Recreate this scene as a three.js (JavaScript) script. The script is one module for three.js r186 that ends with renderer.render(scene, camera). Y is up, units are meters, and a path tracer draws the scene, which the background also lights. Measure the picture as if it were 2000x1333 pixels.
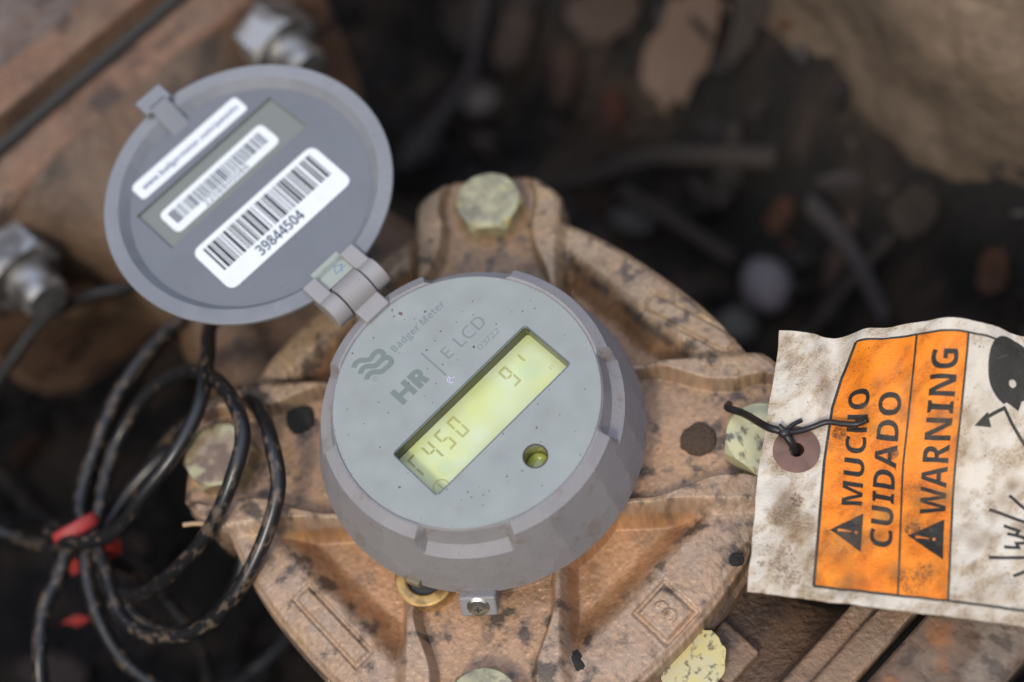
import * as THREE from 'three';
import { mergeGeometries, mergeVertices, toCreasedNormals } from 'three/addons/utils/BufferGeometryUtils.js';
import { RoundedBoxGeometry } from 'three/addons/geometries/RoundedBoxGeometry.js';

// ---------------------------------------------------------------- camera, sky, sun, exposure
const scene = new THREE.Scene();
const camera = new THREE.PerspectiveCamera(26.98, 1024 / 682, 0.02, 20);
camera.position.set(0.07475, 0.39379, 0.17048);
camera.up.set(0.06453, 0.42231, -0.90415);
camera.lookAt(-0.06183, -0.49998, -0.25674);
camera.focus = 0.439;
camera.userData.fStop = 3.4;

const SUN = new THREE.Vector3(-0.20, 0.78, 0.58).normalize();
{ // overcast sky, brighter overhead and towards the veiled sun
  const w = 256, h = 128, d = new Float32Array(w * h * 4);
  for (let j = 0; j < h; j++) for (let i = 0; i < w; i++) {
    const el = ((j + 0.5) / h - 0.5) * Math.PI, az = ((i + 0.5) / w - 0.5) * 2 * Math.PI;
    const p = new THREE.Vector3(Math.cos(el) * Math.cos(az), Math.sin(el), Math.cos(el) * Math.sin(az));
    const up = Math.max(0, p.y), s = Math.max(0, p.dot(SUN));
    let L = 0.07 + 1.18 * Math.pow(up, 2.0) + 0.6 * Math.pow(s, 5);
    const warm = Math.pow(s, 3);
    if (p.y < 0) L = 0.08;
    const k = 4 * (j * w + i);
    d[k] = L * (0.79 + 0.21 * warm); d[k + 1] = L * (0.94 + 0.03 * warm); d[k + 2] = L * (1.30 - 0.36 * warm); d[k + 3] = 1;
  }
  const t = new THREE.DataTexture(d, w, h, THREE.RGBAFormat, THREE.FloatType);
  t.mapping = THREE.EquirectangularReflectionMapping; t.magFilter = t.minFilter = THREE.LinearFilter; t.needsUpdate = true;
  scene.background = t; scene.environment = t;
}
const sun = new THREE.DirectionalLight(new THREE.Color(1, 0.92, 0.80), 1.5);
sun.position.copy(SUN).multiplyScalar(2); sun.castShadow = true; sun.shadow.radius = 20;
sun.shadow.mapSize.set(2048, 2048);
Object.assign(sun.shadow.camera, { left: -0.6, right: 0.6, top: 0.6, bottom: -0.6, near: 0.1, far: 4 });
scene.add(sun, sun.target);

const renderer = new THREE.WebGLRenderer({ antialias: true });
renderer.setSize(1024, 682); renderer.shadowMap.enabled = true; renderer.shadowMap.type = THREE.PCFSoftShadowMap;
renderer.toneMapping = THREE.LinearToneMapping; renderer.toneMappingExposure = 1.17;

// ---------------------------------------------------------------- random numbers and noise
let seed = 7;
const rnd = () => { seed = (seed + 0x6D2B79F5) | 0; let t = Math.imul(seed ^ (seed >>> 15), 1 | seed); t = (t + Math.imul(t ^ (t >>> 7), 61 | t)) ^ t; return ((t ^ (t >>> 14)) >>> 0) / 4294967296; };
const hash = (x, y, s) => { let n = Math.imul(x, 374761393) + Math.imul(y, 668265263) + Math.imul(s, 2147483647 % 982451653); n = Math.imul(n ^ (n >>> 13), 1274126177); return ((n ^ (n >>> 16)) >>> 0) / 4294967296; };
function vnoise(x, y, per = 0, s = 0) { // value noise 0..1, repeating after per cells when per > 0
  const xi = Math.floor(x), yi = Math.floor(y); let fx = x - xi, fy = y - yi;
  fx = fx * fx * (3 - 2 * fx); fy = fy * fy * (3 - 2 * fy);
  const m = per ? (v) => ((v % per) + per) % per : (v) => v;
  const a = hash(m(xi), m(yi), s), b = hash(m(xi + 1), m(yi), s), c = hash(m(xi), m(yi + 1), s), e = hash(m(xi + 1), m(yi + 1), s);
  return a + (b - a) * fx + (c - a) * fy + (a - b - c + e) * fx * fy;
}
function fbm(x, y, oct = 4, per = 0, s = 0) { let v = 0, a = 0.5, n = 0; for (let o = 0; o < oct; o++) { v += a * vnoise(x, y, per, s + o * 17); n += a; x *= 2; y *= 2; per *= 2; a *= 0.5; } return v / n; }
const sst = (a, b, x) => { const t = Math.min(1, Math.max(0, (x - a) / (b - a))); return t * t * (3 - 2 * t); };
const mix = (a, b, t) => a + (b - a) * t;
const mix3 = (a, b, t) => [mix(a[0], b[0], t), mix(a[1], b[1], t), mix(a[2], b[2], t)];
const srgb8 = (c) => Math.round(255 * Math.min(1, Math.max(0, c <= 0.0031308 ? 12.92 * c : 1.055 * Math.pow(c, 1 / 2.4) - 0.055)));

// ---------------------------------------------------------------- textures
function makeTex(w, h, fn, color = true) { // fn(u, v) -> linear colour or one value
  const d = new Uint8Array(w * h * 4);
  for (let j = 0; j < h; j++) for (let i = 0; i < w; i++) {
    const c = fn((i + 0.5) / w, (j + 0.5) / h), k = 4 * (j * w + i);
    if (color) { d[k] = srgb8(c[0]); d[k + 1] = srgb8(c[1]); d[k + 2] = srgb8(c[2]); }
    else d[k] = d[k + 1] = d[k + 2] = Math.round(255 * Math.min(1, Math.max(0, c)));
    d[k + 3] = 255;
  }
  const t = new THREE.DataTexture(d, w, h);
  t.wrapS = t.wrapT = THREE.RepeatWrapping; t.magFilter = THREE.LinearFilter; t.minFilter = THREE.LinearMipmapLinearFilter; t.generateMipmaps = true;
  if (color) t.colorSpace = THREE.SRGBColorSpace;
  t.needsUpdate = true; return t;
}
function canvasTex(w, h, draw) {
  const c = document.createElement('canvas'); c.width = w; c.height = h;
  draw(c.getContext('2d'), w, h);
  const t = new THREE.CanvasTexture(c); t.colorSpace = THREE.SRGBColorSpace; t.anisotropy = 8; return t;
}
function speckle(g, n, fn) { for (let i = 0; i < n; i++) fn(g, i); }
function blot(g, x, y, r, style) { g.fillStyle = style; g.beginPath(); const n = 9; for (let i = 0; i < n; i++) { const a = i / n * 6.283, q = r * (0.65 + 0.6 * rnd()); g.lineTo(x + q * Math.cos(a), y + q * Math.sin(a)); } g.closePath(); g.fill(); }

const grainBump = makeTex(256, 256, (u, v) => 0.6 * fbm(u * 24, v * 24, 2, 24, 3) + 0.4 * fbm(u * 60, v * 60, 2, 60, 9), false);     // one tile is 14 mm
const castBump = makeTex(512, 512, (u, v) => fbm(u * 40, v * 40, 4, 40, 5), false);                                              // one tile is 60 mm
const roughVar = makeTex(512, 512, (u, v) => 0.55 + 0.4 * fbm(u * 12, v * 12, 4, 12, 41), false);
const plasticMap = (base, dirt, amount, s) => makeTex(512, 512, (u, v) => {
  const n = fbm(u * 6, v * 6, 5, 6, s), f = fbm(u * 50, v * 50, 3, 50, s + 3);
  let c = mix3(base, base.map((q) => q * 0.86), sst(0.4, 0.75, n) * 0.45 + 0.12 * (f - 0.5));
  const k = sst(0.55, 0.80, fbm(u * 9, v * 9, 5, 9, s + 7) * 0.75 + 0.25 * fbm(u * 40, v * 40, 2, 40, s + 9)) * amount;
  c = mix3(c, dirt, k);
  const sp = vnoise(u * 120, v * 120, 120, s + 11); if (sp > 0.962) c = mix3(c, [0.07, 0.055, 0.045], 0.7);
  return c;
});
const housingMap = plasticMap([0.268, 0.254, 0.256], [0.20, 0.135, 0.08], 0.45, 21);     // one tile is 60 mm
const lidMap = plasticMap([0.215, 0.222, 0.238], [0.27, 0.27, 0.27], 0.25, 63);
const bronzeTile = makeTex(768, 768, (u, v) => {                                             // one tile is 200 mm
  const n = fbm(u * 5, v * 5, 5, 5, 71), f = fbm(u * 40, v * 40, 4, 40, 77);
  let c = mix3([0.255, 0.155, 0.095], [0.16, 0.105, 0.070], sst(0.35, 0.7, n));
  c = mix3(c, [0.25, 0.175, 0.115], sst(0.42, 0.66, fbm(u * 9, v * 9, 5, 9, 88)) * 0.8);
  c = mix3(c, [0.06, 0.045, 0.038], sst(0.52, 0.72, fbm(u * 13, v * 13, 5, 13, 91)) * 0.75);
  return c.map((q) => q * (0.75 + 0.5 * f));
});
const rustTile = makeTex(768, 768, (u, v) => {
  const n = fbm(u * 6, v * 6, 6, 6, 101), f = fbm(u * 44, v * 44, 4, 44, 103), m = fbm(u * 11, v * 11, 5, 11, 107);
  let c = mix3([0.14, 0.088, 0.06], [0.215, 0.155, 0.115], sst(0.38, 0.66, n));
  c = mix3(c, [0.30, 0.115, 0.035], sst(0.62, 0.76, m) * 0.6);
  c = mix3(c, [0.27, 0.225, 0.185], sst(0.52, 0.74, fbm(u * 12, v * 12, 5, 12, 113)) * 0.6);
  c = mix3(c, [0.06, 0.045, 0.04], sst(0.60, 0.72, fbm(u * 24, v * 24, 5, 24, 119)) * 0.65);
  return c.map((q) => q * (0.7 + 0.6 * f));
});
const rustBump = makeTex(512, 512, (u, v) => 0.6 * sst(0.4, 0.6, fbm(u * 8, v * 8, 5, 8, 131)) + 0.4 * fbm(u * 40, v * 40, 3, 40, 133), false);
const soilTile = makeTex(512, 512, (u, v) => {
  const n = fbm(u * 6, v * 6, 5, 6, 141), f = fbm(u * 30, v * 30, 4, 30, 143);
  return mix3([0.008, 0.0065, 0.006], [0.040, 0.027, 0.019], sst(0.46, 0.76, n)).map((q) => q * (0.5 + f));
});
const concreteTile = makeTex(768, 768, (u, v) => {
  const n = fbm(u * 5, v * 5, 5, 5, 151), f = fbm(u * 45, v * 45, 4, 45, 153);
  let c = mix3([0.19, 0.135, 0.092], [0.115, 0.082, 0.056], sst(0.3, 0.72, n));
  c = mix3(c, [0.10, 0.072, 0.05], sst(0.5, 0.8, fbm(u * 12, v * 12, 5, 12, 157)) * 0.45);
  return c.map((q) => q * (0.72 + 0.56 * f));
});
const cableMap = makeTex(1024, 64, (u, v) => {
  const n = fbm(u * 170, v * 9, 5, 0, 171), l = fbm(u * 16, v * 2, 3, 0, 173);
  const k = sst(0.50, 0.64, n * 0.72 + l * 0.40 - 0.12) * 0.6;
  return mix3([0.012, 0.012, 0.013], [0.16, 0.112, 0.075], k);
});
const boltMap = makeTex(256, 256, (u, v) => {
  const n = fbm(u * 5, v * 5, 5, 0, 181), m = fbm(u * 9, v * 9, 5, 0, 187);
  let c = mix3([0.40, 0.37, 0.22], [0.28, 0.255, 0.17], sst(0.35, 0.65, n));
  c = mix3(c, [0.62, 0.50, 0.13], sst(0.60, 0.72, m) * 0.5);
  c = mix3(c, [0.12, 0.11, 0.09], sst(0.50, 0.75, fbm(u * 11 + 3, v * 11, 5, 0, 191)) * 0.55);
  return c;
});
const boltRustMap = makeTex(256, 256, (u, v) => {
  const n = fbm(u * 5, v * 5, 5, 0, 281), m = fbm(u * 7, v * 7, 5, 0, 287);
  let c = mix3([0.15, 0.09, 0.05], [0.30, 0.22, 0.13], sst(0.35, 0.65, n));
  const rr = Math.hypot(u - 0.5, v - 0.5); c = mix3(c, [0.40, 0.37, 0.19], Math.min(1, sst(0.52, 0.80, m + 1.3 * (rr - 0.36)) * 0.8));
  return c;
});
const tileOf = (t, metres) => { const c = t.clone(); c.wrapS = c.wrapT = THREE.RepeatWrapping; c.repeat.set(1 / metres, 1 / metres); c.needsUpdate = true; return c; };

// ---------------------------------------------------------------- the cover casting's relief, in metres from the meter's axis
const boxSdf = (x, z, cx, cz, ang, hw, hh) => { const dx = x - cx, dz = z - cz, c = Math.cos(ang), s = Math.sin(ang); const a = Math.abs(c * dx + s * dz) - hw, b = Math.abs(-s * dx + c * dz) - hh; return Math.max(a, b); };
const BOLT_R = 0.091;
function coverOutline(x, z) { // > 0 inside
  const th = Math.atan2(z, x), r = Math.hypot(x, z), a = Math.max(Math.abs(x), Math.abs(z)), b = Math.min(Math.abs(x), Math.abs(z));
  const rim = 0.0893 + 0.0033 * Math.cos(4 * th) + 0.0055 * Math.cos(th - 1.22) - r;
  const boss = Math.min(0.1040 - a, 0.0264 - b, (0.1178 - a - b) * 0.8);
  return Math.max(rim, boss);
}
function coverRadius(th) { let lo = 0.07, hi = 0.13; for (let i = 0; i < 26; i++) { const m = (lo + hi) / 2; if (coverOutline(m * Math.cos(th), m * Math.sin(th)) > 0) lo = m; else hi = m; } return lo; }
function coverH(x, z) {
  const r = Math.hypot(x, z), ax = Math.abs(x), az = Math.abs(z), a = Math.max(ax, az), b = Math.min(ax, az), d = (ax + az) * Math.SQRT1_2;
  let h = mix(-0.0505, -0.0398, sst(0.0605, 0.0725, d + 0.002 * (fbm(x * 160, z * 160, 2) - 0.5)));
  h -= 0.0018 * sst(0.078, 0.094, d);
  const rib = -0.0345 - 0.0025 * sst(0.055, 0.1, a) - 0.0035 * sst(0.094, 0.106, a) - 0.003 * sst(0.060, 0.052, a);
  h = mix(h, rib, 1 - sst(0.0236, 0.0290, b));
  const w = 0.0215 - 0.0060 * sst(0.055, 0.078, a), hole = Math.hypot(a - BOLT_R, b) - 0.0172;
  const ch = Math.max(1 - sst(w - 0.0011, w + 0.0011, b), 1 - sst(-0.0008, 0.0008, hole));
  h = mix(h, -0.0425, ch);
  h = mix(h, -0.0289, 1 - sst(0.0478, 0.0500, r));
  // cast marks: bars in the rim and the square mark
  for (const [cx, cz, an, hw, hh] of [[0.0690, -0.0395, 0.60, 0.0165, 0.0035], [-0.0495, 0.0590, 0.80, 0.0155, 0.0032], [0.0563, 0.0590, Math.PI / 4, 0.0066, 0.0066]]) {
    const s = boxSdf(x, z, cx, cz, an, hw, hh);
    h -= 0.0009 * (1 - sst(0.0004, 0.0011, Math.abs(s)));
    h += 0.0004 * (1 - sst(-0.0008, 0.0, s));
  }
  { // the cast figure 3 in the square
    const p = ((x - 0.0563) - (z - 0.059)) * Math.SQRT1_2, q = ((x - 0.0563) + (z - 0.059)) * Math.SQRT1_2;
    for (const o of [-0.0017, 0.0017]) { const r3 = Math.hypot(p, q - o); if (p > -0.0009) h += 0.0006 * (1 - sst(0.0003, 0.0007, Math.abs(r3 - 0.0017))); }
  }
  h += 0.0004 * (fbm(x * 220, z * 220, 3, 0, 201) - 0.5);
  return h;
}
const COVER = 0.24;
const coverMap = makeTex(1400, 1400, (u, v) => {
  const x = (u - 0.5) * COVER, z = (v - 0.5) * COVER, X = x * 1000, Z = z * 1000;
  const h = coverH(x, z), n = fbm(X / 14, Z / 14, 5, 0, 211), f = fbm(X / 1.1, Z / 1.1, 3, 0, 217);
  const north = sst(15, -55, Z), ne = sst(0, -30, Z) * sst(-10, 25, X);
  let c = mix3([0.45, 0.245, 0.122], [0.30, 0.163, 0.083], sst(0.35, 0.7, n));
  c = c.map((q) => q * (1 - 0.42 * north));                  // smooth cast bronze, with the shade of its far side put into the colour
  const raised = sst(-0.0440, -0.0408, h + 0.0022 * ne * (fbm(X / 6, Z / 6, 5, 0, 243) - 0.5) * 2);                                                     // dried mud on what stands proud
  const edge = fbm(X / 5, Z / 5, 4, 0, 223);
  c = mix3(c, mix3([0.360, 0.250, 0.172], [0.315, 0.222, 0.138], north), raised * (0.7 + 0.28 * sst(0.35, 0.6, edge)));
  const dirtN = fbm(X / 4.0 + 7, Z / 4.0, 5, 0, 229), dirtBig = fbm(X / 20, Z / 20, 3, 0, 233);
  const border = sst(0.0035, 0.0, Math.abs((Math.abs(x) + Math.abs(z)) * Math.SQRT1_2 - 0.0690));
  const inArm = Math.min(Math.abs(x), Math.abs(z)) < 0.0215 ? 0.03 : 0;
  const lv = dirtN + 0.55 * (dirtBig - 0.5) + 0.13 * border + inArm * 1.6, here = 0.25 + 0.75 * sst(-0.0480, -0.0445, h);
  c = mix3(c, [0.16, 0.112, 0.078], 0.6 * sst(0.56, 0.74, lv) * here);
  const k = 0.85 * sst(0.70, 0.83, lv) * here;
  c = mix3(c, [0.05, 0.038, 0.031], 0.85 * k);
  c = mix3(c, [0.05, 0.04, 0.034], 0.8 * ne * sst(0.44, 0.62, fbm(X / 5 + 3, Z / 5, 4, 0, 247)) * sst(0.006, 0.0, Math.abs(h + 0.0436) * 2.2));
  const sp = vnoise(X / 0.8, Z / 0.8, 0, 239); if (sp > 0.965) c = mix3(c, [0.09, 0.065, 0.05], 0.4 * raised);
  const rb = sst(0.64, 0.70, fbm(X / 7 + 30, Z / 7, 4, 0, 241)); c = mix3(c, [0.42, 0.25, 0.09], 0.2 * rb * (1 - k));
  return c.map((q) => q * (0.72 + 0.56 * f));
});

// ---------------------------------------------------------------- materials
const M = {
  housing: new THREE.MeshPhysicalMaterial({ map: tileOf(housingMap, 0.06), roughness: 0.62, bumpMap: tileOf(grainBump, 0.014), bumpScale: 0.00012, specularIntensity: 0.9 }),
  smoothGrey: new THREE.MeshPhysicalMaterial({ map: tileOf(plasticMap([0.30, 0.282, 0.275], [0.2, 0.15, 0.12], 0.25, 303), 0.06), roughness: 0.3 }),
  lid: new THREE.MeshPhysicalMaterial({ map: tileOf(lidMap, 0.09), roughness: 0.5, roughnessMap: null, bumpMap: tileOf(grainBump, 0.02), bumpScale: 0.00003 }),
  lidFloor: new THREE.MeshPhysicalMaterial({ map: tileOf(plasticMap([0.155, 0.162, 0.180], [0.13, 0.13, 0.13], 0.2, 65), 0.09), roughness: 0.42 }),
  recess: new THREE.MeshPhysicalMaterial({ color: new THREE.Color(0.185, 0.195, 0.175), roughness: 0.4 }),
  bronze: new THREE.MeshPhysicalMaterial({ map: tileOf(bronzeTile, 0.2), roughness: 0.62, metalness: 0.15, bumpMap: tileOf(castBump, 0.06), bumpScale: 0.0006 }),
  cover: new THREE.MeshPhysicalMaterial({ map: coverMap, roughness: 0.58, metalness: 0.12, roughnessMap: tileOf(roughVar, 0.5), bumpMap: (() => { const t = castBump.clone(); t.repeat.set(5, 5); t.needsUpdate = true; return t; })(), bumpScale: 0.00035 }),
  farBronze: new THREE.MeshPhysicalMaterial({ map: tileOf(bronzeTile, 0.14), color: new THREE.Color(0.78, 0.70, 0.68), roughness: 0.62, metalness: 0.1, bumpMap: tileOf(castBump, 0.06), bumpScale: 0.0008 }),
  bowl: new THREE.MeshPhysicalMaterial({ map: tileOf(bronzeTile, 0.2), color: new THREE.Color(0.5, 0.46, 0.42), roughness: 0.6, metalness: 0.1, bumpMap: tileOf(castBump, 0.06), bumpScale: 0.0008 }),  // same bronze tile, darkened to put the shade of the deep pit into it
  rust: new THREE.MeshPhysicalMaterial({ map: tileOf(rustTile, 0.16), roughness: 0.8, bumpMap: tileOf(rustBump, 0.12), bumpScale: 0.0016 }),
  darkPipe: new THREE.MeshPhysicalMaterial({ map: tileOf(rustTile, 0.3), color: new THREE.Color(0.55, 0.55, 0.6), roughness: 0.8, bumpMap: tileOf(rustBump, 0.12), bumpScale: 0.001 }),
  greenPaint: new THREE.MeshPhysicalMaterial({ color: new THREE.Color(0.38, 0.46, 0.38), roughness: 0.55, bumpMap: tileOf(castBump, 0.06), bumpScale: 0.0004 }),
  bolt: new THREE.MeshPhysicalMaterial({ map: boltMap, roughness: 0.42, metalness: 0.35 }),
  boltPale: new THREE.MeshPhysicalMaterial({ map: makeTex(256, 256, (u, v) => { let c = mix3([0.56, 0.54, 0.32], [0.44, 0.42, 0.28], fbm(u * 5, v * 5, 4, 0, 611)); c = mix3(c, [0.64, 0.57, 0.25], sst(0.45, 0.8, fbm(u * 6, v * 6, 4, 0, 613)) * 0.5); return mix3(c, [0.06, 0.06, 0.055], sst(0.54, 0.76, fbm(u * 10 + 5, v * 6, 6, 0, 617)) * 0.85); }), roughness: 0.4, metalness: 0.15 }),
  boltRust: new THREE.MeshPhysicalMaterial({ map: boltRustMap, roughness: 0.3, metalness: 0.3, clearcoat: 0.5, clearcoatRoughness: 0.2 }),
  steel: new THREE.MeshPhysicalMaterial({ map: tileOf(makeTex(256, 256, (u, v) => mix3([0.44, 0.43, 0.41], [0.2, 0.18, 0.16], sst(0.45, 0.7, fbm(u * 6, v * 6, 5, 6, 331)))), 0.05), roughness: 0.33, metalness: 0.75 }),
  stainless: new THREE.MeshPhysicalMaterial({ color: new THREE.Color(0.62, 0.57, 0.5), roughness: 0.28, metalness: 0.95 }),
  brass: new THREE.MeshPhysicalMaterial({ map: tileOf(makeTex(256, 256, (u, v) => mix3([0.62, 0.40, 0.15], [0.30, 0.19, 0.08], sst(0.38, 0.72, fbm(u * 8, v * 8, 5, 8, 337)))), 0.03), roughness: 0.4, metalness: 0.5 }),
  rubber: new THREE.MeshPhysicalMaterial({ color: new THREE.Color(0.05, 0.048, 0.045), roughness: 0.6 }),
  cable: new THREE.MeshPhysicalMaterial({ map: cableMap, roughness: 0.3, specularIntensity: 1 }),
  wire: new THREE.MeshPhysicalMaterial({ color: new THREE.Color(0.013, 0.012, 0.012), roughness: 0.4 }),
  red: new THREE.MeshPhysicalMaterial({ color: new THREE.Color(0.33, 0.03, 0.026), roughness: 0.55 }),
  paint: new THREE.MeshPhysicalMaterial({ map: tileOf(makeTex(256, 256, (u, v) => { const n = fbm(u * 6, v * 6, 5, 6, 341); let c = mix3([0.58, 0.49, 0.20], [0.54, 0.48, 0.27], sst(0.4, 0.7, n)); return mix3(c, [0.1, 0.08, 0.05], 0.8 * sst(0.56, 0.74, fbm(u * 20, v * 20, 4, 20, 347))); }), 0.03), roughness: 0.5 }),
  soil: new THREE.MeshStandardMaterial({ map: tileOf(soilTile, 0.15), roughness: 0.95, bumpMap: tileOf(castBump, 0.05), bumpScale: 0.002 }),
  concrete: new THREE.MeshStandardMaterial({ map: tileOf(concreteTile, 0.22), roughness: 0.92, bumpMap: tileOf(rustBump, 0.1), bumpScale: 0.0008 }),
};

// ---------------------------------------------------------------- building helpers
const taken = {};
const numbered = (n) => { const k = taken[n] = (taken[n] ?? -1) + 1; return k ? `${n}_${String(k).padStart(3, '0')}` : n; };
const shade = (m) => { m.castShadow = m.receiveShadow = true; return m; };
function tag(o, label, category, group, kind) { o.userData = { ...o.userData, label, category }; if (group) o.userData.group = group; if (kind) o.userData.kind = kind; return o; }
function thing(name, label, category, base, turn = 0, group) {     // a Group at the thing's foot; geometry is given in the turned frame about the meter's axis
  const o = new THREE.Group(); o.name = numbered(name); o.rotation.y = turn;
  const p = new THREE.Vector3(...base); o.base = p.clone();
  o.position.copy(p.applyAxisAngle(new THREE.Vector3(0, 1, 0), turn)); scene.add(o);
  return tag(o, label, category, group);
}
function part(name, geo, mat, parent, label) {
  let r = parent; while (!r.base) r = r.parent;
  geo.translate(-r.base.x, -r.base.y, -r.base.z);
  const m = shade(new THREE.Mesh(geo, mat)); m.name = name; parent.add(m); if (label) m.userData.label = label; return m;
}
function single(name, geo, mat, label, category, group, kind) {     // a thing of one mesh, geometry in world places: moved so that its foot is its origin
  geo.computeBoundingBox(); const c = geo.boundingBox.getCenter(new THREE.Vector3()); c.y = geo.boundingBox.min.y; geo.translate(-c.x, -c.y, -c.z);
  const m = shade(new THREE.Mesh(geo, mat)); m.name = numbered(name); m.position.copy(c); scene.add(m); return tag(m, label, category, group, kind);
}
function boxUV(geo) {                                              // uv in metres from the face's main direction
  const g = geo.index ? geo.toNonIndexed() : geo; if (!g.attributes.normal) g.computeVertexNormals();
  const p = g.attributes.position, n = p.count, uv = new Float32Array(n * 2), A = new THREE.Vector3(), B = new THREE.Vector3(), C = new THREE.Vector3();
  for (let i = 0; i < n; i += 3) {
    A.fromBufferAttribute(p, i); B.fromBufferAttribute(p, i + 1).sub(A); C.fromBufferAttribute(p, i + 2).sub(A); B.cross(C);
    const x = Math.abs(B.x), y = Math.abs(B.y), z = Math.abs(B.z);
    for (let k = i; k < i + 3; k++) {
      const q = [p.getX(k), p.getY(k), p.getZ(k)];
      const [s, t] = y >= x && y >= z ? [q[0], q[2]] : x >= z ? [q[2], q[1]] : [q[0], q[1]];
      uv[2 * k] = s; uv[2 * k + 1] = t;
    }
  }
  g.setAttribute('uv', new THREE.BufferAttribute(uv, 2)); return g;
}
const merged = (...gs) => mergeGeometries(gs.map((g) => { const q = boxUV(g); for (const k of Object.keys(q.attributes)) if (!['position', 'normal', 'uv'].includes(k)) q.deleteAttribute(k); return q; }));
const flat = (g) => g.rotateX(-Math.PI / 2);                        // a shape drawn in (right, away) laid down
function gridGeo(nu, nv, fn, wrapU = false) {                        // fn(i, j) -> [x, y, z, u, v]
  const P = [], T = [], I = [];
  for (let j = 0; j <= nv; j++) for (let i = 0; i <= nu; i++) { const q = fn(i, j); P.push(q[0], q[1], q[2]); T.push(q[3] ?? q[0], q[4] ?? q[2]); }
  for (let j = 0; j < nv; j++) for (let i = 0; i < nu; i++) { const a = j * (nu + 1) + i, b = a + 1, c = a + nu + 1, d = c + 1; I.push(a, b, c, b, d, c); }
  const g = new THREE.BufferGeometry(); g.setAttribute('position', new THREE.Float32BufferAttribute(P, 3)); g.setAttribute('uv', new THREE.Float32BufferAttribute(T, 2)); g.setIndex(I); g.computeVertexNormals(); return g;
}
const creased = (g, deg = 30) => toCreasedNormals(g, deg * Math.PI / 180);
function rrect(x0, y0, x1, y1, r, S = THREE.Shape) {
  const s = new S(); s.moveTo(x0 + r, y0); s.lineTo(x1 - r, y0); s.quadraticCurveTo(x1, y0, x1, y0 + r); s.lineTo(x1, y1 - r); s.quadraticCurveTo(x1, y1, x1 - r, y1); s.lineTo(x0 + r, y1); s.quadraticCurveTo(x0, y1, x0, y1 - r); s.lineTo(x0, y0 + r); s.quadraticCurveTo(x0, y0, x0 + r, y0); return s;
}
const ext = (shape, depth, bevel = 0, seg = 2, curve = 24) => new THREE.ExtrudeGeometry(shape, { depth: depth - 2 * bevel, bevelEnabled: bevel > 0, bevelSize: bevel, bevelThickness: bevel, bevelOffset: -bevel, bevelSegments: seg, curveSegments: curve }).translate(0, 0, bevel);
const planarUV = (g, x0, y0, w, h) => { const p = g.attributes.position, t = g.attributes.uv; for (let i = 0; i < p.count; i++) t.setXY(i, (p.getX(i) - x0) / w, (p.getY(i) - y0) / h); return g; };
const box = (x0, y0, z0, x1, y1, z1, r = 0.0006) => new RoundedBoxGeometry(x1 - x0, y1 - y0, z1 - z0, 2, r).translate((x0 + x1) / 2, (y0 + y1) / 2, (z0 + z1) / 2);
const cylX = (x0, x1, r, y, z, seg = 48, bev = 0.0004) => {
  const L = x1 - x0, pts = [[0, -L / 2], [r - bev, -L / 2], [r, -L / 2 + bev], [r, L / 2 - bev], [r - bev, L / 2], [0, L / 2]].map(([a, b]) => new THREE.Vector2(a, b));
  return creased(new THREE.LatheGeometry(pts, seg), 35).rotateZ(-Math.PI / 2).translate((x0 + x1) / 2, y, z);
};
const curveOf = (pts) => new THREE.CatmullRomCurve3(pts.map((p) => new THREE.Vector3(p[0] / 1000, p[1] / 1000, p[2] / 1000)), false, 'centripetal');
const V2 = (a) => a.map(([x, y]) => new THREE.Vector2(x, y));
function hexHead(af, h, bore = 0) {                                  // hexagon with the turned chamfer on top
  const N = 96, ap = af / 2, rt = ap * 1.0, hx = (t) => { const q = ((t % (Math.PI / 3)) + Math.PI / 3) % (Math.PI / 3) - Math.PI / 6; return ap / Math.cos(q); };
  const rows = [(t) => [bore, h], (t) => [rt * 0.93, h], (t) => [rt, h - 0.0002], (t) => [hx(t), h - 0.0002 - (hx(t) - rt) * 1.3], (t) => [hx(t), 0]];
  if (!bore) rows[0] = () => [0.0001, h];
  const g = gridGeo(N, rows.length - 1, (i, j) => { const t = -i / N * 2 * Math.PI, [r, y] = rows[j](t); const x = r * Math.cos(t), z = r * Math.sin(t); return [x, y, z, x / af + 0.5, z / af + 0.5]; });
  g.index.array.reverse?.(); g.computeVertexNormals(); return creased(g, 28);
}
const TURN = THREE.MathUtils.degToRad(44.8);                         // the register's text and the pipe run are turned by this much

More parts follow.
